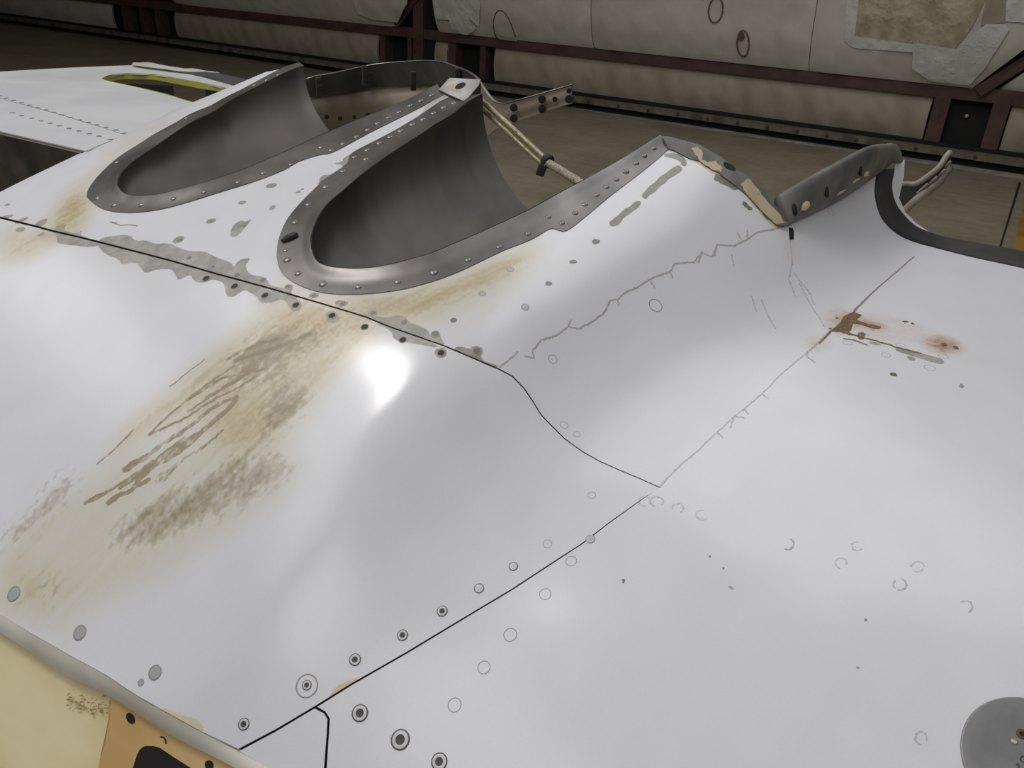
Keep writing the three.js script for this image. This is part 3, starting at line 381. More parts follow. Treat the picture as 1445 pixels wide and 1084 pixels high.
function trough(outFar, outNear, rimFar, rimNear, nearEnd, depth, label) {
  const rim = [...rimFar, ...rimNear.slice(1)], lift = (x, y) => 0.0012 + 0.0055 * Math.exp(-((lineDist(rim, x, y) / 9) ** 2));
  const skin = onSkin(lift), F = resample(rev(rimFar).map((p) => skin(...p)), 48), k = rimNear.findIndex((p) => p[0] >= nearEnd[0]);
  const Nn = resample([...rimNear.slice(0, k), nearEnd].map((p) => skin(...p)), 48), rows = [];
  for (let i = 0; i <= 48; i++) { const t = i / 48, d = depth * Math.pow(1 - Math.pow(1 - t, 1.8), 0.72), row = []; for (let j = 0; j <= 30; j++) { const a = j / 30 * Math.PI, s = (1 - Math.cos(a)) / 2, p = F[i].clone().lerp(Nn[i], s); p.y -= d * Math.pow(Math.sin(a), 0.92); row.push(p); } rows.push(row); }
  const b = part('exhaust_trough', shell(rows, 0.0018), SOOT); b.userData.label = label;
  const poly = [...outFar, ...outNear.slice(1), ...rev(rimNear), ...rev(rimFar).slice(1)];
  const f = panel('trough_flange', poly, { mat: FLANGE, edge: EDGE, lift, thick: 0.0012, step: 4, rep: 1, parent: b });
  return [b, f, lift];
}
const [t2, fl2, lift2] = trough(T2_OUT_FAR, T2_OUT_NEAR, T2_RIM_FAR, T2_RIM_NEAR, [830, 262], 0.128, 'dark hollow exhaust trough nearer the cross seam centre');
const [t1, fl1, lift1] = trough(T1_OUT_FAR, T1_OUT_NEAR, T1_RIM_FAR, T1_RIM_NEAR, [540, 161], 0.112, 'dark hollow exhaust trough beside the left edge');
for (const [x, y, r] of [[483.6, 243, 4.6], [459.5, 265, 5.2], [434.6, 290, 4.4], [416, 315, 4.6], [403, 354.6, 3.4], [405.5, 368, 5.6], [421, 387, 5], [456, 402, 5.6], [506, 406, 4.8], [561, 399, 5], [612, 386, 6], [660.5, 368, 5.2], [704.5, 349.6, 4.8], [745, 331, 4.4], [774, 307, 4.2], [792.6, 315.8, 4.6], [811.5, 302, 4.4], [825.6, 289.6, 4.2], [842, 276, 4.2], [855.5, 264.7, 4.4], [869.6, 254, 4.6], [883, 243, 5], [897, 231.5, 4.6], [908.7, 221.5, 4.2], [922, 211.5, 3.8], [516, 226, 4.6], [500, 223, 4], [517.7, 213, 4.4], [535, 203, 4.6], [550, 194.6, 4.6], [565, 186, 4.8], [581.6, 177, 4.8], [596.5, 169.7, 4.4], [611.5, 161, 4.4], [625.6, 153, 4.2], [640, 147, 4.2]]) fastener('rivet', fl2, x, y, r, G_DOME, RIVET, lift2(x, y), 0.9);
for (const [x, y, r] of [[336, 259, 4], [371.5, 246, 4.4], [410.5, 233, 4], [453, 209.6, 4], [467, 213, 4], [483.6, 204, 4.2], [503, 194, 4.4], [518.5, 184.6, 4], [532.6, 176, 4], [548.4, 168, 4], [563, 160.6, 4], [579, 152, 4], [594, 145, 4], [609, 137, 4], [288.5, 273, 3.8], [246, 283, 3.8], [200.5, 291, 4], [162, 290.5, 4.4], [138, 280.6, 4], [165, 230, 3], [263, 168, 2.6], [297.7, 151, 2.6], [360, 124, 2.6], [376.5, 117, 2.6], [393, 110, 2.6]]) fastener('rivet', fl1, x, y, r, G_DOME, RIVET, lift1(x, y), 0.8);
{ // a pried-up lump of old sealant on the flange
  const lump = new THREE.SphereGeometry(1, 16, 10), a = lump.attributes.position; for (let i = 0; i < a.count; i++) { const s = 1 + 0.35 * (fbm(a.getX(i) * 2 + 5, a.getY(i) * 2 + a.getZ(i) * 2 + 5, 3, 4) - 0.5); a.setXYZ(i, a.getX(i) * s, a.getY(i) * s, a.getZ(i) * s); } lump.computeVertexNormals();
  const p = hit(410, 338), n = normalAt(p[0], p[2]), o = mesh('sealant_lump', lump, RUBBER, fl2), q = V(hit(420, 333)).sub(V(hit(398, 343))).normalize();
  o.quaternion.setFromRotationMatrix(new THREE.Matrix4().makeBasis(q, n, q.clone().cross(n))); o.position.copy(V(p)).addScaledVector(n, 0.004).sub(BASE); o.scale.set(0.0145, 0.005, 0.006);
}
function loft(rings, cap = true) {
  const n = rings.length, m = rings[0].length, pos = rings.flat().flatMap((p) => [p.x, p.y, p.z]), idx = [], uv = [];
  for (let i = 0; i + 1 < n; i++) for (let k = 0; k < m; k++) { const a = i * m + k, b = i * m + (k + 1) % m, c = a + m, d = b + m; idx.push(a, c, b, b, c, d); }
  if (cap) for (const [o, f] of [[0, 1], [(n - 1) * m, -1]]) for (let k = 1; k + 1 < m; k++) f > 0 ? idx.push(o, o + k, o + k + 1) : idx.push(o, o + k + 1, o + k);
  for (let i = 0; i < pos.length; i += 3) uv.push(pos[i] + pos[i + 1] * 0.3, pos[i + 2] + pos[i + 1] * 0.7);
  const g = new THREE.BufferGeometry(); g.setAttribute('position', new THREE.Float32BufferAttribute(pos, 3)); g.setAttribute('uv', new THREE.Float32BufferAttribute(uv, 2)); g.setIndex(idx); g.computeVertexNormals(); return g;
}
/* bead between two edge lines: a flattened tube riding on the skin */
function bead(lo, hi, high, n, end = 0, onHi = true, from = 0) {
  const A = resample(lo.map((p) => hit(...p)), n), B = resample(hi.map((p, i) => (onHi ? hit(...p) : (() => { const q = hit(...lo[Math.min(i, lo.length - 1)]); return at(p[0], p[1], Math.hypot(q[0], q[1] - EYE, q[2]) + 0.015); })())), n), rings = [];
  for (let i = 0; i <= n; i++) { const c = A[i].clone().lerp(B[i], 0.5), h = B[i].clone().sub(A[i]).multiplyScalar(0.5), t = A[Math.min(n, i + 1)].clone().sub(A[Math.max(0, i - 1)]).normalize(); let u = h.clone().cross(t).normalize(); if (u.dot(c.clone().sub(camera.position)) > 0) u.negate(); const e = end && i > n - end ? Math.sqrt(1 - ((i - n + end) / end) ** 2 * 0.9) : 1; rings.push(Array.from({ length: 16 }, (_, k) => { const a = k / 16 * 2 * Math.PI, cs = Math.cos(a), sn = Math.sin(a); return c.clone().addScaledVector(h, cs * e).addScaledVector(u, Math.sign(sn) * Math.pow(Math.abs(sn), 0.7) * high * e); })); }
  return loft(rings);
}
const lip = part('lip_roll', bead(LIP_LOW, LIP_TOP, 0.012, 30, 5, false), PRIMER); lip.userData.label = 'grey rolled metal lip with fastener holes';
const seal = part('rubber_seal', bead(SEAL_IN, SEAL_OUT, 0.007, 40), RUBBER); seal.userData.label = 'curved black rubber seal';
panel('seal_flange', [[1262, 233], [1268, 227], [1276, 226], [1275, 248], [1268, 280], [1277, 300], [1292, 315], [1311, 328], [1291, 321], [1276, 307], [1263, 289], [1257.5, 265], [1260, 248]], { mat: WHITE, edge: EDGE, step: 6, lift: 0.001 });
const endLift = (x, y) => 0.0015 + 0.005 * Math.exp(-((lineDist(endMid, x, y) / 8) ** 2));
const rail = panel('edge_strip', [...END_OUT, ...rev(END_IN)], { mat: PRIMER, edge: EDGE, step: 4, lift: endLift }); rail.userData.label = 'chipped grey edge strip with cream primer showing';
const above = (k) => (x, y) => endLift(x, y) + k;
for (const c of [[[974, 214], [982, 212], [989, 219], [990, 228], [997, 232], [1008, 231], [1018, 241], [1016, 245], [1003, 240], [990, 231], [984, 224]], [[1043, 262], [1054, 256], [1062, 266], [1076, 284], [1094, 303], [1104, 318], [1094, 318], [1084, 309], [1068, 292], [1052, 274]]]) panel('primer_patch', wob([...c, c[0]], 3, 1.2).slice(0, -1), { mat: CREAM, step: 5, lift: above(0.0004), thick: 0.0004, parent: rail });
panel('bolt_hole', oval(1027.5, 239, 10, 4.6, 26), { mat: DARK, step: 5, lift: above(0.0006), thick: 0.0008, parent: rail });
const lipRay = new THREE.Raycaster(); craft.updateMatrixWorld(true);
for (const [x, y, a, b, t, chip] of [[1121, 296, 3.6, 8.5, -8], [1166, 270, 3, 8.5, -8], [1213.5, 240, 2.6, 8, -6], [1135, 291, 8, 6, -20, 1], [1205, 256.5, 9, 2, -28, 1], [1221, 245, 5, 3.4, 10, 1], [1184, 273, 10, 1.6, -30, 1]]) {
  lipRay.set(camera.position, V(ray(x, y))); const D = (lipRay.intersectObject(lip)[0]?.distance ?? 1.5) - 0.0005, o = at(x, y, D), g = new THREE.SphereGeometry(1, 14, 8), e = mesh(chip ? 'primer_patch' : 'bolt_hole', g, chip ? CREAM : DARK, lip); if (chip) { const q = g.attributes.position; for (let i = 0; i < q.count; i++) { const k = 0.7 + 0.6 * fbm(q.getX(i) * 2 + x, q.getY(i) * 2 + y, 2, 3); q.setXY(i, q.getX(i) * k, q.getY(i) * k); } }
  e.quaternion.setFromRotationMatrix(new THREE.Matrix4().makeBasis(new THREE.Vector3(...RIGHT), new THREE.Vector3(...UP), new THREE.Vector3(...FWD).negate())).multiply(new THREE.Quaternion().setFromAxisAngle(new THREE.Vector3(0, 0, 1), -t * Math.PI / 180));
  e.position.copy(V(o)).sub(BASE); e.scale.set(a * D / FPX, b * D / FPX, chip ? 0.0022 : 0.004);
}
panel('slot', [[1113, 321], [1118.5, 322], [1120, 326], [1120, 338], [1114, 339]], { mat: DARK, step: 5, lift: 0.0004, thick: 0.0008, parent: aft });
// ridge end between the troughs
panel('ridge_strip', wob([[600, 149], [626, 135], [640, 139], [594, 166], [600, 149]], 4, .6).slice(0, -1), { mat: ALU, edge: EDGE, step: 5, lift: 0.0009, thick: 0.0009, parent: aft });
const cap = panel('ridge_cap', [[635, 114.5], [679, 116.8], [676, 125], [662, 142], [655, 147], [641, 141], [620, 131]], { mat: ALU, edge: EDGE, step: 4, lift: 0.0065, thick: 0.003 }); cap.userData.label = 'bare metal cap plate with a slot at the ridge end';
panel('slot', oval(650.5, 126, 8, 3.8, -24), { mat: DARK, step: 4, lift: 0.007, thick: 0.0012, parent: cap });
panel('primer_patch', wob([[630, 127], [640, 122.5], [643, 128], [652, 132], [651, 136], [640, 133], [630, 127]], 3, .9).slice(0, -1), { mat: CREAM, step: 4, lift: 0.0068, thick: 0.0008, parent: cap });
{ const a = hit(657, 146), b = hit(679, 117.5), dn = (p, k) => [p[0], p[1] - k, p[2]]; const n = new THREE.Vector3(b[0] - a[0], 0, b[2] - a[2]).cross(new THREE.Vector3(0, 1, 0)); part('ridge_end', plate([a, b, dn(b, 0.10), dn(a, 0.05)], [n.x, n.y, n.z], 0.004), SOOT); }
/* side skin of the nacelle going down on its left */
{ const rows = []; const line = resample([[-90, 318], [0, 271], [40.6, 250.7], [111.5, 217], [173, 191], [216, 170], [258, 150], [300, 133], [340, 116.5], [375, 101.6], [422, 90.5]].map((p) => hit(...p)), 30); for (const p of line) { const r = []; for (let k = 0; k <= 8; k++) { const t = k / 8; r.push(new THREE.Vector3(p.x - 0.06 * Math.sin(t * 1.5) - 0.004, p.y - 0.002 - 0.3 * t * t - 0.05 * t, p.z - 0.05 * Math.sin(t * 1.5) - 0.004)); } rows.push(r); } part('side_skin', shell(rows, 0.002), WHITE); }

/* front edge: folded return and the primed web under it */
const E0 = V(hit(0, 867)), E1 = V(hit(336, 1059)), along = E1.clone().sub(E0).normalize(), outw = new THREE.Vector3(along.z, 0, -along.x).normalize(); if (outw.z < 0) outw.negate();
const dip = new THREE.Vector3(0, -0.83, 0).addScaledVector(outw, 0.56).normalize(), webN = along.clone().cross(dip).normalize(); if (webN.z < 0) webN.negate();
const frontPlane = (d) => { const p = E0.clone().addScaledVector(webN, d); return (x, y) => planeHit(x, y, [p.x, p.y, p.z], [webN.x, webN.y, webN.z]); };
const RET = [[-90, 838], [0, 890.6], [47, 920], [94, 950.6], [157.6, 981], [200, 1009], [259, 1044.7], [306, 1068], [340, 1086], [420, 1132]];
const flat = (name, poly, d, thick, mat, parent = craft, step = 12) => part(name, sheet(poly, step, thick, frontPlane(d), () => webN, (p) => [p[0] + p[1], p[2] - p[1]]), mat, parent);
{ const top = resample([...EDGE_FRONT, [380, 1085], [450, 1128]].map((p) => hit(...p)), 40), fp = frontPlane(0.001), bot = resample(RET.map((p) => fp(...p)), 40), rows = top.map((p, i) => Array.from({ length: 9 }, (_, k) => { const t = k / 8, q = p.clone().lerp(bot[i], t); return q.addScaledVector(webN, 0.0018 * Math.sin(Math.PI * t)); })); part('front_return', shell(rows, 0.002), OFFWHITE).userData.label = 'off white folded front edge'; }
const web = flat('front_web', [...off(RET, -4), [420, 1230], [-90, 1230]], -0.006, 0.003, YELLOW); web.userData.label = 'yellow primed web under the front edge';
const dbl = flat('doubler_plate', [[156, 984], [170, 988], [200, 1006], [259, 1042], [340, 1083], [420, 1130], [420, 1225], [120, 1225], [140, 1075], [150, 1030]], -0.003, 0.003, AMBER, web); dbl.userData.label = 'amber doubler plate';
flat('lightening_hole', [[178, 1110], [186, 1088], [193, 1066], [197, 1058], [204, 1053], [216, 1053], [226, 1056], [245, 1069], [275, 1088], [300, 1110]], -0.0025, 0.003, DARK, dbl);
flat('bolt_hole', oval(184, 1014, 5.5, 8.5, -28), -0.0025, 0.003, DARK, dbl, 6); flat('bolt_hole', oval(295, 1080, 6, 7, -28), -0.0025, 0.003, DARK, dbl, 6);
flat('scuff', brush([[226, 1040], [231, 1041], [234, 1046], [234, 1050]], 2.5), -0.0027, 0.0005, SPAR, dbl, 5);
{ const soil = std({ map: mottled([150, 128, 92], [190, 168, 122], 40, 77, 6), roughness: 0.7 }), gs = [];
  for (let i = 0; i < 90; i++) { const t = i / 90, x = lerp(94, 152, rnd()), y = 990 + (x - 94) * 0.2 + (rnd() + rnd() + rnd() - 1.5) * 14, k = 0.5 + 1.5 * rnd() * rnd(); const g = sheet(oval(x, y, k * 1.4, k, 20, 7, .6), 8, 0.0003, frontPlane(-0.0031), () => webN, (p) => [p[0] + p[1], p[2] - p[1]]); g.clearGroups(); gs.push(g); }
  part('scuff', mergeGeometries(gs), soil, web).userData.kind = 'stuff';
  flat('scuff', brush(wob([[155, 988], [155, 1010], [150, 1035], [142, 1066]], 4, 1), [1.5, 2.4, 2, 1.2]), -0.0028, 0.0004, soil, web, 6); }

/* round cover plate */
{ const p = hit(1462, 1080), n = normalAt(p[0], p[2]), r = 75 * Math.hypot(p[0], p[1] - EYE, p[2]) / FPX;
  const disc = mesh('cover_plate', lathe([[0.0001, 0.0022], [r - 0.0012, 0.0022], [r, 0.001], [r, -0.001], [0.0001, -0.001]], 64), std({ map: mottled([128, 128, 130], [158, 157, 156], 6, 41, 6), roughness: 0.45, metalness: 0.3 }), craft);
  orient(disc, [p[0] - BASE.x, p[1] - BASE.y, p[2] - BASE.z], n); disc.userData.label = 'round grey cover plate with screws';
  const onDisc = (x, y) => V(planeHit(x, y, [p[0] + n.x * 0.0022, p[1] + n.y * 0.0022, p[2] + n.z * 0.0022], [n.x, n.y, n.z]));
  const inv = new THREE.Matrix4().compose(V(p), disc.quaternion, new THREE.Vector3(1, 1, 1)).invert();
  const rusty = std({ color: new THREE.Color(0.13, 0.09, 0.06), roughness: 0.5, metalness: 0.4 }), brownM = [rusty, rusty, DARK];
  for (const [x, y, k] of [[1442, 1036, 5.6], [1500, 1080, 5.6]]) { const s = mesh('screw', G_SCREW, brownM, disc), q = onDisc(x, y).applyMatrix4(inv); s.position.copy(q); s.scale.setScalar(k * 0.9 / FPX); }
  const blob = (pts, w, m) => { const c = new THREE.CatmullRomCurve3(pts.map((q) => onDisc(...q).applyMatrix4(inv))), g = new THREE.TubeGeometry(c, 20, w, 6); mesh('ink_mark', g, m, disc); };
  const ink = std({ color: new THREE.Color(0.07, 0.07, 0.09), roughness: 0.6 });
  blob([[1444, 1067], [1440, 1070], [1441, 1074], [1446, 1076], [1449, 1071]], 0.0006, ink); blob([[1434, 1080], [1436, 1078], [1438, 1082], [1435, 1086]], 0.0006, ink);
  blob([[1426, 1045], [1430, 1047], [1434, 1049]], 0.0018, std({ color: new THREE.Color(0.62, 0.6, 0.44), roughness: 0.6 })); }

/* outer wing skin beyond the nacelle, with its oval opening */
{ const py = 1.27, pl = (x, y) => { const q = planeHit(x, y, [0, py, 0], [0, 1, 0]); return q; };
  const outer = [[-120, 105], [0, 101], [60, 97.5], [120, 94.5], [186, 92], [246, 100], [290, 110], [330, 121], [350, 128], [330, 140], [290, 158], [240, 185], [190, 205], [150, 222], [122, 213], [60, 199], [0, 185], [-120, 158]];
  const holeP = [[144, 111], [155, 106.5], [180, 104], [216, 105], [249.5, 111], [283, 117], [319, 125], [322, 131], [312, 141], [298, 150], [273, 145], [233, 133], [200, 125], [163, 117], [147, 113]];
  // the skin is the outline less the opening: cut as two pieces of one outline
  const bridge = [...outer.slice(0, 5), [186, 104.2], ...rev([[144, 111], [155, 106.5], [180, 104]]), ...rev(holeP).slice(0, 6), [298, 150], [283, 163], ...outer.slice(12)];
  const far = [[186, 92], ...outer.slice(5, 11), [290, 158], [283, 163], [298, 150], [312, 141], [322, 131], [319, 125], [283, 117], [249.5, 111], [216, 105], [186, 104.2]];
  const uv = (p) => [p[0] * 0.6, p[2] * 0.6], up = () => new THREE.Vector3(0, 1, 0);
  const ow = part('outer_wing_skin', mergeGeometries([sheet(bridge, 14, 0.003, pl, up, uv), sheet(far, 14, 0.003, pl, up, uv)].map((g) => { g.clearGroups(); return g; })), WHITE); ow.userData.label = 'white outer wing skin with rivet rows and an oval opening';
  const rows = resample([...holeP, holeP[0]].map((p) => pl(...p)), 70).map((p) => Array.from({ length: 6 }, (_, k) => new THREE.Vector3(p.x, p.y + 0.002 - 0.024 * Math.sin(k / 5 * 1.5), p.z)));
  part('opening_rim', shell(rows, 0.004), CHROMATE, ow).userData.label = 'yellow green primed rim of the oval opening';
  const G = new THREE.CylinderGeometry(1, 1, 0.6, 10), M = std({ color: new THREE.Color(0.22, 0.22, 0.24), roughness: 0.5 });
  for (const [x, y] of [[0, 370], [45, 388], [95, 403], [150, 420], [205, 436], [262, 455], [322, 470], [375, 487], [430, 505], [490, 523], [552, 540], [617, 557], [675, 574], [740, 592], [808, 610], [868, 632], [85, 490], [150, 511], [220, 528], [285, 547], [348, 563], [413, 581], [480, 600], [550, 617], [622, 636], [690, 653], [768, 676]]) { const q = pl(x / 4.93, 60 + y / 4.93), r = mesh('rivet', G, M, ow); r.position.set(q[0] - BASE.x, q[1] + 0.0004 - BASE.y, q[2] - BASE.z); r.scale.set(0.0075, 0.003, 0.0075); }
  const strip = (n, poly, lift, th, m, parent) => part(n, sheet(poly, 10, th, (x, y) => planeHit(x, y, [0, py + lift, 0], [0, 1, 0]), up, uv), m, parent);
  strip('seam', brush([[-40, 124], [9, 141], [90, 163], [179, 190.6]], 0.55), 0.0006, 0.0006, M, ow);
  strip('seam', brush([[-40, 178], [0, 189], [60, 203], [116, 216.5]], 0.8), 0.0006, 0.0006, M, ow);
  strip('tape_strip', wob([[186, 91], [188, 88], [215, 88.5], [250, 95], [282, 98], [310, 102.5], [280, 101], [246, 99], [215, 95]], 3, .8), 0.012, 0.002, OFFWHITE, ow);
  strip('rear_dark_sheet', [[248, 100], [280, 101.5], [306, 103], [350, 112], [340, 122], [290, 110]], -0.02, 0.002, std({ color: new THREE.Color(0.09, 0.085, 0.09), roughness: 0.5 }), ow);  // dark grey sheet just below the rear edge of the skin
  const dn = (p, k) => [p[0], p[1] - k, p[2]], a = pl(-120, 160), b = pl(116, 215);
  const n = new THREE.Vector3(b[0] - a[0], 0, b[2] - a[2]).cross(new THREE.Vector3(0, 1, 0));
  part('wing_spar', plate([dn(a, 0.004), dn(b, 0.004), dn(b, 0.45), dn(a, 0.45)], [n.x, n.y, n.z], 0.004), SPAR).userData.label = 'dark spar web under the outer wing skin';
  const bayN = (a, b) => [-(b[2] - a[2]), 0, b[0] - a[0]];   // dark bay wall inside the opening
  const c0 = pl(150, 112), c1 = pl(243, 116); part('bay_wall', plate([dn(c0, 0.014), dn(c1, 0.014), dn(c1, 0.4), dn(c0, 0.4)], bayN(c0, c1), 0.004), DARK);
  const e0 = pl(289, 121), e1 = pl(330, 128); part('bay_wall', plate([dn(e0, 0.014), dn(e1, 0.014), dn(e1, 0.4), dn(e0, 0.4)], bayN(e0, e1), 0.004), DARK);
}

/* curved former behind the troughs: web, top flange, clips, bolts */
{ const path = [[430, 113, 2.2], [442, 109, 2.2], [469.5, 104, 2.22], [503, 96.6, 2.24], [527.6, 91.6, 2.24], [560, 88.5, 2.22], [593, 86.6, 2.18], [623, 88, 2.13], [643, 95, 2.08], [660, 101.6, 2.03], [673, 111, 1.99], [683, 126, 1.95], [693, 139, 1.92], [701, 145, 1.9], [714.5, 147, 1.88], [726, 143.5, 1.86], [760, 134, 1.84], [800, 122.5, 1.82], [807, 120.5, 1.81]];
  const low = [[430, 205], [442, 206], [469.5, 206], [503, 205], [527.6, 204], [560, 203], [593, 202], [623, 201], [643, 200], [660, 199], [673, 197], [683, 194], [693, 190], [701, 183], [714.5, 177], [726, 173], [760, 161], [800, 148], [808, 146]];
  const top = resample(path.map((p) => at(...p)), 70), bot = resample(low.map((p, i) => { const t = at(...path[i]), d = path[i][2]; const r = ray(p[0], p[1]), k = Math.hypot(t[0], t[2]) / Math.hypot(r[0], r[2]); return [r[0] * k, EYE + r[1] * k, r[2] * k]; }), 70);
  const rows = top.map((p, i) => Array.from({ length: 9 }, (_, k) => { const t = k / 8, q = p.clone().lerp(bot[i], t), w = new THREE.Vector3(p.x, 0, p.z).normalize(); return q.addScaledVector(w, 0.012 * Math.sin(t * Math.PI * 3) * (i < 45 ? 1 : 0.1)); }));
  const former = part('former', shell(rows, 0.003), std({ map: mottled([104, 95, 82], [176, 164, 146], 7, 91, 6), roughness: 0.5, metalness: 0.2 })); former.userData.label = 'curved metal former standing behind the troughs';
  const ups = top.map(() => new THREE.Vector3(0, 1, 0)), edge = [[-0.004, 0], [-0.004, 0.0025], [0.003, 0.0025], [0.003, 0]];
  part('former_flange', sweep(top, ups, edge), FLANGE, former);
  const band = top.slice(0, 47), bl = band.map((p, i) => { const w = new THREE.Vector3(p.x, 0, p.z).normalize(); return p.clone().addScaledVector(w, -0.006); });
  part('former_band', shell(bl.map((p, i) => [p, p.clone().lerp(bot[i], 0.27).addScaledVector(new THREE.Vector3(p.x, 0, p.z).normalize(), -0.004)]), 0.003), SPAR, former);
  const B = new THREE.CylinderGeometry(1, 1.15, 1, 10), front = (x, y, d) => at(x, y, d);
  for (const [x, y, d] of [[450, 121, 2.17], [515, 104, 2.2], [583, 112, 2.16], [645, 108, 2.06]]) { const c = mesh('clip', new RoundedBoxGeometry(0.014, 0.045, 0.012, 2, 0.003), SPAR, former); c.position.copy(V(front(x, y + 2, d - 0.014))).sub(BASE); c.rotation.y = 0.3; }
  for (const [x, y, d] of [[453, 123, 2.14], [516, 122, 2.17], [523, 105, 2.18], [583, 120, 2.13], [461, 165, 2.16], [480, 167, 2.16], [500, 165, 2.16], [519, 162, 2.15], [536, 159, 2.14], [725, 152, 1.84], [725, 167, 1.84], [765, 140, 1.82], [765, 154, 1.82], [783, 140, 1.81], [803, 128, 1.79], [803, 140, 1.79]]) { const b = mesh('bolt', B, DARK, former), big = x > 720 && y > 138 && x !== 783; b.position.copy(V(front(x, y, d))).sub(BASE); b.quaternion.setFromUnitVectors(new THREE.Vector3(0, 1, 0), V(ray(x, y)).negate()); b.scale.set(big ? 0.0075 : 0.005, big ? 0.012 : 0.006, big ? 0.0075 : 0.005); }
}
/* bracket beyond the seal: curved flanges with a holed web */
{ const hiP = [[1268, 262, 2.0], [1278, 260, 2.0], [1291, 260, 2.0], [1308, 250, 2.01], [1326, 235, 2.03], [1335, 221, 2.05], [1341, 215, 2.06]], loP = [[1268, 306, 2.0], [1279, 295, 2.0], [1294, 281, 2.0], [1308, 270, 2.01], [1324, 257, 2.03], [1334, 243, 2.05], [1340, 234, 2.06]];
  const hi = resample(hiP.map((p) => at(...p)), 24), lo = resample(loP.map((p) => at(...p)), 24), u = hi.map((p, i) => p.clone().sub(lo[i]));
  const br = part('edge_bracket', shell(hi.map((p, i) => [p, p.clone().lerp(lo[i], 0.5), lo[i]]), 0.003), SPAR); br.userData.label = 'curved holed bracket beyond the rubber seal';
  part('bracket_flange', sweep(hi, u, ring(0.006, 0.0065, 10)), BEIGE, br); part('bracket_flange', sweep(lo, u, [[-0.006, -0.008], [0.006, -0.008], [0.006, 0.008], [-0.006, 0.008]]), BEIGE, br);
  for (const i of [9, 13, 17, 21]) { const p = hi[i].clone().lerp(lo[i], 0.55), o = mesh('bracket_rib', new RoundedBoxGeometry(0.006, 0.03, 0.006, 2, 0.002), BEIGE, br); o.position.copy(p).sub(BASE).addScaledVector(new THREE.Vector3(p.x, 0, p.z).normalize(), -0.004); o.rotation.z = -0.7; } }

/* twin tube with a clamp */
{ const A = [[680, 142, 1.70], [720, 178, 1.63], [765, 220, 1.55], [780, 233, 1.52]].map((p) => V(at(...p))), Bp = [[680, 154, 1.70], [716, 186, 1.63], [760, 227, 1.55], [772, 234, 1.525]].map((p) => V(at(...p))), Cp = [[768, 227, 1.54], [790, 240, 1.5], [826, 263, 1.45], [850, 279, 1.42]].map((p) => V(at(...p)));
  const tube = group('metal_tube'), o = A[0].clone(); tube.position.copy(o); tag(tube, 'thin twin metal tube with a rubber clamp slanting across the open trough end', 'tube');
  const put = (n, g, m) => { g.translate(-o.x, -o.y, -o.z); return mesh(n, g, m, tube); }, T = (pts, r) => new THREE.TubeGeometry(new THREE.CatmullRomCurve3(pts), 30, r, 12);
  const old = std({ map: mottled([120, 112, 84], [190, 182, 152], 30, 55, 6), roughness: 0.45, metalness: 0.3 });
  put('upper_tube', T(A, 0.0052), old); put('lower_tube', T(Bp, 0.0045), old); put('wrapped_end', T(Cp, 0.0075), std({ map: mottled([110, 104, 84], [205, 200, 180], 60, 58, 6), roughness: 0.6 }));
  const c = V(at(772.5, 227, 1.535)), ax = Cp[2].clone().sub(A[0]).normalize(); const k = new THREE.TorusGeometry(0.0095, 0.0038, 10, 20); k.scale(1, 1, 1.9);
  k.applyQuaternion(new THREE.Quaternion().setFromUnitVectors(new THREE.Vector3(0, 0, 1), ax)); k.translate(c.x, c.y, c.z); put('clamp', k, RUBBER);
  const tb = new RoundedBoxGeometry(0.016, 0.022, 0.006, 2, 0.0028); const q = at(764, 240, 1.53); tb.rotateZ(-0.3); tb.translate(...q); put('clamp_tab', tb, RUBBER); }

/* jig that carries the section, under the skin */
{ const stand = group('jig_stand'); stand.position.set(0.15, 0, -0.95); tag(stand, 'dark steel jig stand under the white wing section', 'stand');
  const steel = std({ color: new THREE.Color(0.1, 0.11, 0.13), roughness: 0.5, metalness: 0.4 });
  for (const [x, z, h] of [[-0.3, 0.1, 0.93], [0.4, 0.2, 1.1], [-0.3, -0.15, 1.1], [0.4, -0.1, 1.13]]) mesh('leg', new RoundedBoxGeometry(0.05, h, 0.05, 2, 0.006), steel, stand).position.set(x, h / 2, z);
  for (const z of [0.15, -0.12]) mesh('cross_beam', new RoundedBoxGeometry(0.75, 0.05, 0.05, 2, 0.006), steel, stand).position.set(0.05, 0.5, z); }

/* ---------- the hangar ---------- */
const WA = Math.atan(0.66), WS = [Math.cos(WA), Math.sin(WA)], WALL0 = [0, 0, -13.2], WN = [-Math.sin(WA), 0, Math.cos(WA)];
const wq = (x, y, d = 0) => { const p = planeHit(x, y, [WALL0[0] + WN[0] * d, 0, WALL0[2] + WN[2] * d], WN); return [p[0] * WS[0] + (p[2] - WALL0[2]) * WS[1], p[1]]; };
const concrete = dataTex(1024, (u, v) => { const k = fbm(u * 7, v * 7, 5, 71), m = fbm(u * 60, v * 60, 3, 72), w = fbm(u * 3, v * 30, 3, 75); const s = 138 + (k - 0.5) * 34 + (m - 0.5) * 20 + (w - 0.5) * 14; return [s + 5, s - 4, s - 24]; });
concrete.repeat.set(0.28, 0.28);
const FLOOR = std({ map: concrete, roughness: 0.6 });
const VINYL = std({ map: mottled([204, 197, 188], [226, 220, 212], 4, 81, 5), roughness: 0.55 });
const KRAFT = std({ map: mottled([158, 147, 129], [180, 169, 152], 5, 83, 5), roughness: 0.7 });
const CRINKLE = std({ map: mottled([172, 162, 136], [206, 196, 170], 9, 85, 6), bumpMap: mottled([0, 0, 0], [255, 255, 255], 14, 86, 4), bumpScale: 0.008, roughness: 0.5 });
const TAPE = std({ map: mottled([214, 210, 208], [236, 233, 231], 8, 87, 5), bumpMap: mottled([0, 0, 0], [255, 255, 255], 18, 88, 4), bumpScale: 0.005, roughness: 0.45 });
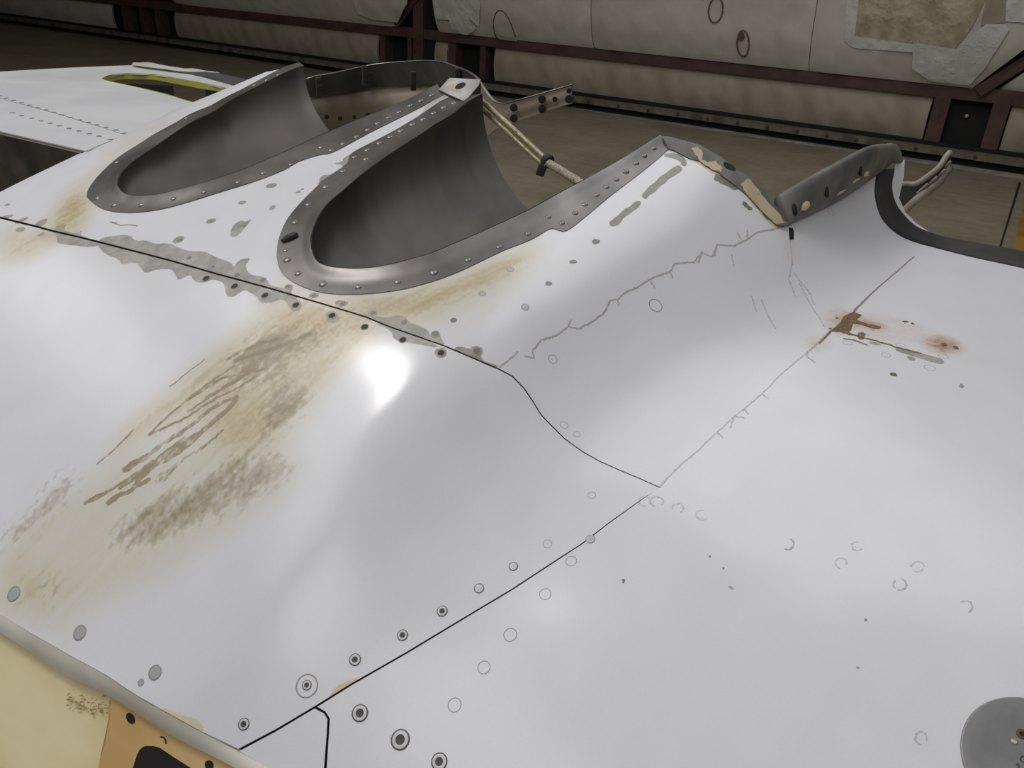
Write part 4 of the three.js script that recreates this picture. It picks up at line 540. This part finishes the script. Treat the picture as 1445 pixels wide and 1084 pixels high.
const REDSTEEL = std({ map: mottled([76, 54, 50], [98, 72, 67], 8, 89, 5), roughness: 0.65 });
const CURB = std({ map: mottled([92, 84, 72], [128, 118, 103], 10, 93, 6), roughness: 0.8 });
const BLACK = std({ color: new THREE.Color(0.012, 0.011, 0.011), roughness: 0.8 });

const S0 = -24, S1 = 13, DB = 22, HC = ROOF_Y;
function placed(name) { const g = group(name); g.position.set(WALL0[0], 0, WALL0[2]); g.rotation.y = -WA; structure(g); return g; }
const box = (name, parent, s0, s1, h0, h1, d0, d1, m) => { const g = new THREE.BoxGeometry(s1 - s0, h1 - h0, d1 - d0); const uv = g.attributes.uv, p = g.attributes.position, n = g.attributes.normal; for (let i = 0; i < uv.count; i++) { const X = p.getX(i) + (s0 + s1) / 2, Y = p.getY(i) + (h0 + h1) / 2, Z = p.getZ(i) + (d0 + d1) / 2; Math.abs(n.getY(i)) > 0.5 ? uv.setXY(i, X, Z) : Math.abs(n.getX(i)) > 0.5 ? uv.setXY(i, Z, Y) : uv.setXY(i, X, Y); } const o = mesh(name, g, m, parent); o.position.set((s0 + s1) / 2, (h0 + h1) / 2, (d0 + d1) / 2); return o; };
const floor = placed('floor'); box('floor_slab', floor, S0, S1, -0.2, 0, -0.3, DB, FLOOR);
const ceiling = placed('ceiling'); box('roof_deck', ceiling, S0, S1, HC, HC + 0.2, -0.3, DB, std({ color: new THREE.Color(0.5, 0.49, 0.47), roughness: 0.8 }));
const side = std({ map: mottled([150, 145, 138], [176, 171, 164], 3, 95, 4), roughness: 0.7 });
box('wall_panel', placed('wall_left'), S0 - 0.2, S0, 0, HC, -0.3, DB, side); box('wall_panel', placed('wall_right'), S1, S1 + 0.2, 0, HC, -0.3, DB, side); box('wall_panel', placed('wall_front'), S0, S1, 0, HC, DB, DB + 0.2, side);
const wall = placed('wall_back'); box('wall_panel', wall, S0, S1, 0, HC, -0.3, -0.2, BLACK);

const hAt = (pts, d) => pts.reduce((a, p) => a + wq(p[0], p[1], d)[1], 0) / pts.length;
const gTop = hAt([[480, 23], [695, 52], [800, 64], [1100, 97], [1238, 110]], 0.02), gBot = hAt([[480, 36.5], [600, 54], [800, 77.5], [1100, 116], [1243, 133.7]], 0.02);
box('girt', wall, S0, S1, gBot, gTop, -0.18, 0.02, REDSTEEL).userData.label = 'long dark red steel girt';
const kTop = hAt([[806, 131], [891, 142], [1001, 155.5], [1100, 169]], 0.05), kA = hAt([[806, 136], [891, 148], [1001, 161], [1100, 175]], 0.12), kB = hAt([[806, 144], [1001, 173], [1100, 187]], 0.14);
console.log('girt', gBot.toFixed(2), gTop.toFixed(2), 'curb', kTop.toFixed(2), kA.toFixed(2), kB.toFixed(2));
box('base_rail', wall, S0, S1, kA, kTop, -0.2, 0.05, BLACK);
box('curb', wall, S0, S1, Math.max(0.09, kB), kA, -0.2, 0.16, CURB);
box('curb_shadow', wall, S0, S1, 0, Math.max(0.09, kB), -0.2, 0.06, BLACK);  // black box standing in for the shadow under the curb
for (let i = 0; i < 14; i++) { const [s] = wq(830 + i * 42, 150 + i * 5.6, 0.16); const b = mesh('anchor_bolt', new THREE.CylinderGeometry(0.02, 0.024, 0.02, 10), std({ color: new THREE.Color(0.06, 0.05, 0.045), roughness: 0.6 }), wall); b.position.set(s, (kA + kB) / 2, 0.165); b.rotation.x = Math.PI / 2; }
const post = (xa, xb, y, h0, h1, d0, d1, m, name = 'post') => { const a = wq(xa, y, d1)[0], b = wq(xb, y, d1)[0]; return box(name, wall, a, b, h0, h1, d0, d1, m); };
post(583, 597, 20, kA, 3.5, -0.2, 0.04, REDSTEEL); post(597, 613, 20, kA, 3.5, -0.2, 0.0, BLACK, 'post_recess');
for (const [a, b, y] of [[536, 543, 65], [575, 580.5, 70], [588, 595, 72], [633, 643, 78], [677, 685, 90], [172, 180, 20], [197, 203, 24], [219, 226, 26]]) post(a, b, y, kA, gBot, -0.2, 0.0, REDSTEEL);
for (const [xm, xe] of [[1321, 22], [1405.5, 23]]) { const s = wq(xm, 175, 0.02)[0]; box('post', wall, s - 0.085, s + 0.085, kA, gBot, -0.2, 0.02, REDSTEEL); }
const sl = (x, y) => wq(x, y, -0.05)[0];
const insul = (a, b, m, d = -0.06, name = 'insulation') => { const W = 24, Hn = 12, rows = []; for (let i = 0; i <= W; i++) { const s = lerp(a, b, i / W), r = []; for (let k = 0; k <= Hn; k++) { const t = k / Hn; r.push(new THREE.Vector3(s, lerp(kTop - 0.02, gBot + 0.02, t), d + 0.05 * Math.sin(Math.PI * t) + 0.012 * (noise(s * 1.2, t * 3, 6) - 0.5))); } rows.push(r); } const o = mesh(name, shell(rows, 0.03), m, wall); return o; };
insul(sl(690, 95) + 0.12, sl(1307, 175), KRAFT); insul(sl(1418, 185), S1, KRAFT); insul(sl(248, 25), sl(535, 65), KRAFT); insul(sl(614, 75), sl(633, 78), KRAFT); insul(S0, sl(160, 15), VINYL);
{ const p = wq(1364, 164, -0.1); const b = mesh('pale_spot', new THREE.SphereGeometry(0.025, 12, 8), std({ color: new THREE.Color(0.5, 0.5, 0.48), roughness: 0.4, metalness: 0.4 }), wall); b.position.set(p[0], p[1], -0.1); box('post_recess', wall, wq(1330, 170)[0], wq(1396, 180)[0], kA, gBot, -0.2, -0.12, BLACK); }  // small pale grey ball within the dark recess
// diagonal braces
const brace = (p, q, w) => { const a = wq(p[0], p[1], 0.03), b = wq(q[0], q[1], 0.03), L = Math.hypot(b[0] - a[0], b[1] - a[1]) + 0.6, o = mesh('brace', new RoundedBoxGeometry(L, w, 0.07, 2, 0.008), REDSTEEL, wall); const k = Math.atan2(b[1] - a[1], b[0] - a[0]); o.position.set(a[0] + Math.cos(k) * L / 2, a[1] + Math.sin(k) * L / 2, 0.04); o.rotation.z = k; };
brace([1380, 130], [1447, 87], 0.13); brace([560, 36], [586, 0], 0.11);
// quilted insulation above the girt, bulging out between the girts
const depthAt = (h) => 0.03 + 0.26 * Math.pow(Math.sin(Math.PI * cl((h - gTop + 0.02) / 2.0)), 0.62);
const sAt = (x, y) => wq(x, y, 0.12)[0];
const quilt = (name, a, b, m, h1 = 2.55, h0 = gTop - 0.015, out = 0, slantB = 0, slantA = 0, wr = 0.03) => { const W = 30, Hn = 26, rows = []; for (let i = 0; i <= W; i++) { const r = []; for (let k = 0; k <= Hn; k++) { const h = lerp(h0, h1, k / Hn), s = lerp(a + slantA * (h - h0), b + slantB * (h - h0), i / W), e = Math.min(1, Math.min(i, W - i) / 1.5); r.push(new THREE.Vector3(s, h, depthAt(h) + out - 0.025 * (1 - e) + wr * (fbm(s * 2.2, h * 2.2, 3, 15) - 0.5))); } rows.push(r); } return mesh(name, shell(rows, 0.02), m, wall); };
quilt('insulation', sAt(615, 20), sAt(836, 40), VINYL); quilt('insulation', sAt(837, 40), sAt(1144, 70), VINYL); quilt('insulation', sAt(1145, 70), sAt(1372, 120), VINYL, 2.55, gTop - 0.015, 0, 0.9);
quilt('insulation', sAt(1405, 128), S1, VINYL, 2.55, gTop - 0.015, -0.06, 0, 1.0); quilt('insulation', sAt(240, 5), sAt(553, 30), VINYL, 2.55, gTop - 0.015, -0.02, 0.5); quilt('insulation', S0, sAt(170, 5), VINYL);
box('upper_wall', wall, S0, S1, 2.5, HC, -0.2, 0.05, VINYL); box('girt', wall, S0, S1, 2.42, 2.62, -0.18, 0.1, REDSTEEL);
// repairs: kraft patch framed with white tape, tape flaps, outlined patches
const hq = (x, y, d = 0.2) => wq(x, y, d);
function patch(name, px, m, out, wr = 0.012, th = 0.006, dd = 0.22) { const pts = px.map((p) => hq(p[0], p[1], dd)); const g = sheet(pts.map((p) => [p[0] * 100, -p[1] * 100]), 6, th, (x, y) => { const s = x / 100, h = -y / 100; return [s, h, depthAt(h) + out + wr * (fbm(s * 5, h * 5, 3, 33) - 0.5)]; }, () => new THREE.Vector3(0, 0, 1), (p) => [p[0], p[1]], true); return mesh(name, g, m, wall); }
const pt = patch('kraft_patch', [[1216, -20], [1206, 52], [1280, 62], [1300, 66], [1345, 72], [1372, 40], [1402, -20]], CRINKLE, 0.016, 0.03); pt.userData.label = 'crinkled tan patch';
patch('tape', [[1200, -20], [1192, 58], [1205, 68], [1290, 74], [1300, 64], [1207, 51], [1217, -20]], TAPE, 0.02); patch('tape', [[1290, 60], [1285, 98], [1310, 116], [1365, 122], [1390, 96], [1425, 42], [1420, 34], [1392, 34], [1350, 70]], TAPE, 0.024, 0.03); patch('tape', [[1423, -20], [1420, 30], [1450, 32], [1450, -20]], TAPE, 0.022);
patch('kraft_strip', [[1398, -20], [1385, 36], [1420, 32], [1428, -20]], KRAFT, 0.018);
patch('tape', [[612, -20], [613, 27], [632, 28], [634, 46], [652, 50], [664, 44], [668, 40], [660, 25], [672, 38], [680, 10], [678, -20]], TAPE, 0.03, 0.05);
patch('outlined_patch', [[497, -20], [500, 20], [520, 28], [555, 32], [575, 5], [580, -20]], VINYL, 0.02, 0.04); patch('tape', [[695, 51], [697, 56], [722, 59], [723, 54]], TAPE, 0.05, 0.004);
const loop = (cx, cy, rx, ry, w, arc = [0, 6.28], t = 0) => { const o = [], i = []; for (let k = 0; k <= 26; k++) { const a = lerp(arc[0], arc[1], k / 26), c = Math.cos(a), s = Math.sin(a); o.push([cx + rx * c + t * ry * s, cy + ry * s]); i.push([cx + (rx - w) * c + t * (ry - w) * s, cy + (ry - w) * s]); } return [...o, ...i.reverse()]; };
const STAIN = std({ map: mottled([92, 78, 58], [128, 112, 86], 14, 97, 4), roughness: 0.8 });
patch('water_stain', loop(1012, 14, 11, 19, 2, [0, 6.2], -0.15), STAIN, 0.012, 0.012, 0.004); patch('water_stain', loop(1047, 62, 9.5, 20, 2.2, [0, 6.2], -0.1), STAIN, 0.012, 0.012, 0.004); patch('water_stain', loop(706, 52, 15, 38, 1.2, [3.1, 6.3]), STAIN, 0.012, 0.012, 0.004);
patch('water_stain', oval(1046, 52, 4, 7, 10, 12, .5), STAIN, 0.012, 0.012, 0.004);
// floor marks
const onFloor = (x, y) => { const p = planeHit(x, y, [0, 0, 0], [0, 1, 0]); return p; };
const mark = (name, px, m, lift) => { const f = px.map((p) => onFloor(...p)), g = sheet(f.map((p) => [p[0] * 10, -p[2] * 10].map((v, i) => (i ? -v : v))), 60, 0.001, (x, y) => [x / 10, lift, y / 10], () => new THREE.Vector3(0, 1, 0), (p) => [p[0], p[2]]); const o = mesh(name, g, m, floor); o.applyMatrix4(floor.matrixWorld.clone().copy(new THREE.Matrix4().compose(floor.position, new THREE.Quaternion().setFromEuler(floor.rotation), new THREE.Vector3(1, 1, 1)).invert())); return o; };
mark('floor_joint', [[1437.5, 257], [1441, 258], [1412.5, 350], [1409.5, 350]], BLACK, 0.002);
mark('painted_line', [[1447, 280], [1470, 280], [1470, 372], [1424, 372]], std({ map: mottled([150, 112, 30], [176, 136, 48], 5, 99, 5), roughness: 0.6 }), 0.002).userData.label = 'yellow painted floor line';
mark('floor_edge', [[806, 150], [1000, 179], [1220, 211], [1445, 247], [1445, 254], [1220, 217.5], [1000, 184], [806, 153]], std({ map: mottled([150, 142, 132], [186, 178, 168], 7, 101, 5), roughness: 0.8 }), 0.002);

/* ---------- lamp and added roof fill panels ---------- */
{ const shellM = std({ color: new THREE.Color(0.5, 0.5, 0.5), roughness: 0.5, metalness: 0.3 }), glow = (c, k) => new THREE.MeshStandardMaterial({ color: 0x111111, emissive: c, emissiveIntensity: k });
  const [x, z, w, l, turn, power] = LAMP, g = group('high_bay_lamp'); g.position.set(x, LAMP_Y, z); g.rotation.y = turn; tag(g, 'rectangular high bay lamp hanging under the hangar roof above the nacelle', 'lamp');
  mesh('housing', new RoundedBoxGeometry(w + 0.08, 0.12, l + 0.08, 2, 0.02), shellM, g).position.y = 0.075; mesh('diffuser', new THREE.BoxGeometry(w, 0.01, l), glow(LAMP_COLOR, 4), g).position.y = 0.008;
  for (const s of [-1, 1]) mesh('hanger', new THREE.CylinderGeometry(0.006, 0.006, HC - LAMP_Y - 0.13, 8), shellM, g).position.set(0, (HC - LAMP_Y + 0.13) / 2, s * l * 0.35);
  const L = new THREE.RectAreaLight(LAMP_COLOR, power, w, l); L.position.y = -0.004; L.rotation.x = -Math.PI / 2; g.add(L);
  for (const [x, z, w, l, turn, power] of FILL_PANELS) {
    const r = new THREE.Group(); r.name = numbered('roof_fill'); r.position.set(x, HC - 0.001, z); r.rotation.y = turn; scene.add(r); structure(r);
    mesh('fill_panel', new THREE.BoxGeometry(w, 0.02, l), glow(FILL_COLOR, 1.2), r).position.y = -0.012;
    for (const s of [-1, 1]) { mesh('frame_bar', new THREE.BoxGeometry(0.06, 0.05, l + 0.12), shellM, r).position.set(s * (w / 2 + 0.03), -0.026, 0); mesh('frame_bar', new THREE.BoxGeometry(w, 0.05, 0.06), shellM, r).position.set(0, -0.026, s * (l / 2 + 0.03)); }
    const A = new THREE.RectAreaLight(FILL_COLOR, power, w, l); A.position.y = -0.03; A.rotation.x = -Math.PI / 2; r.add(A);
  } }
renderer.render(scene, camera);
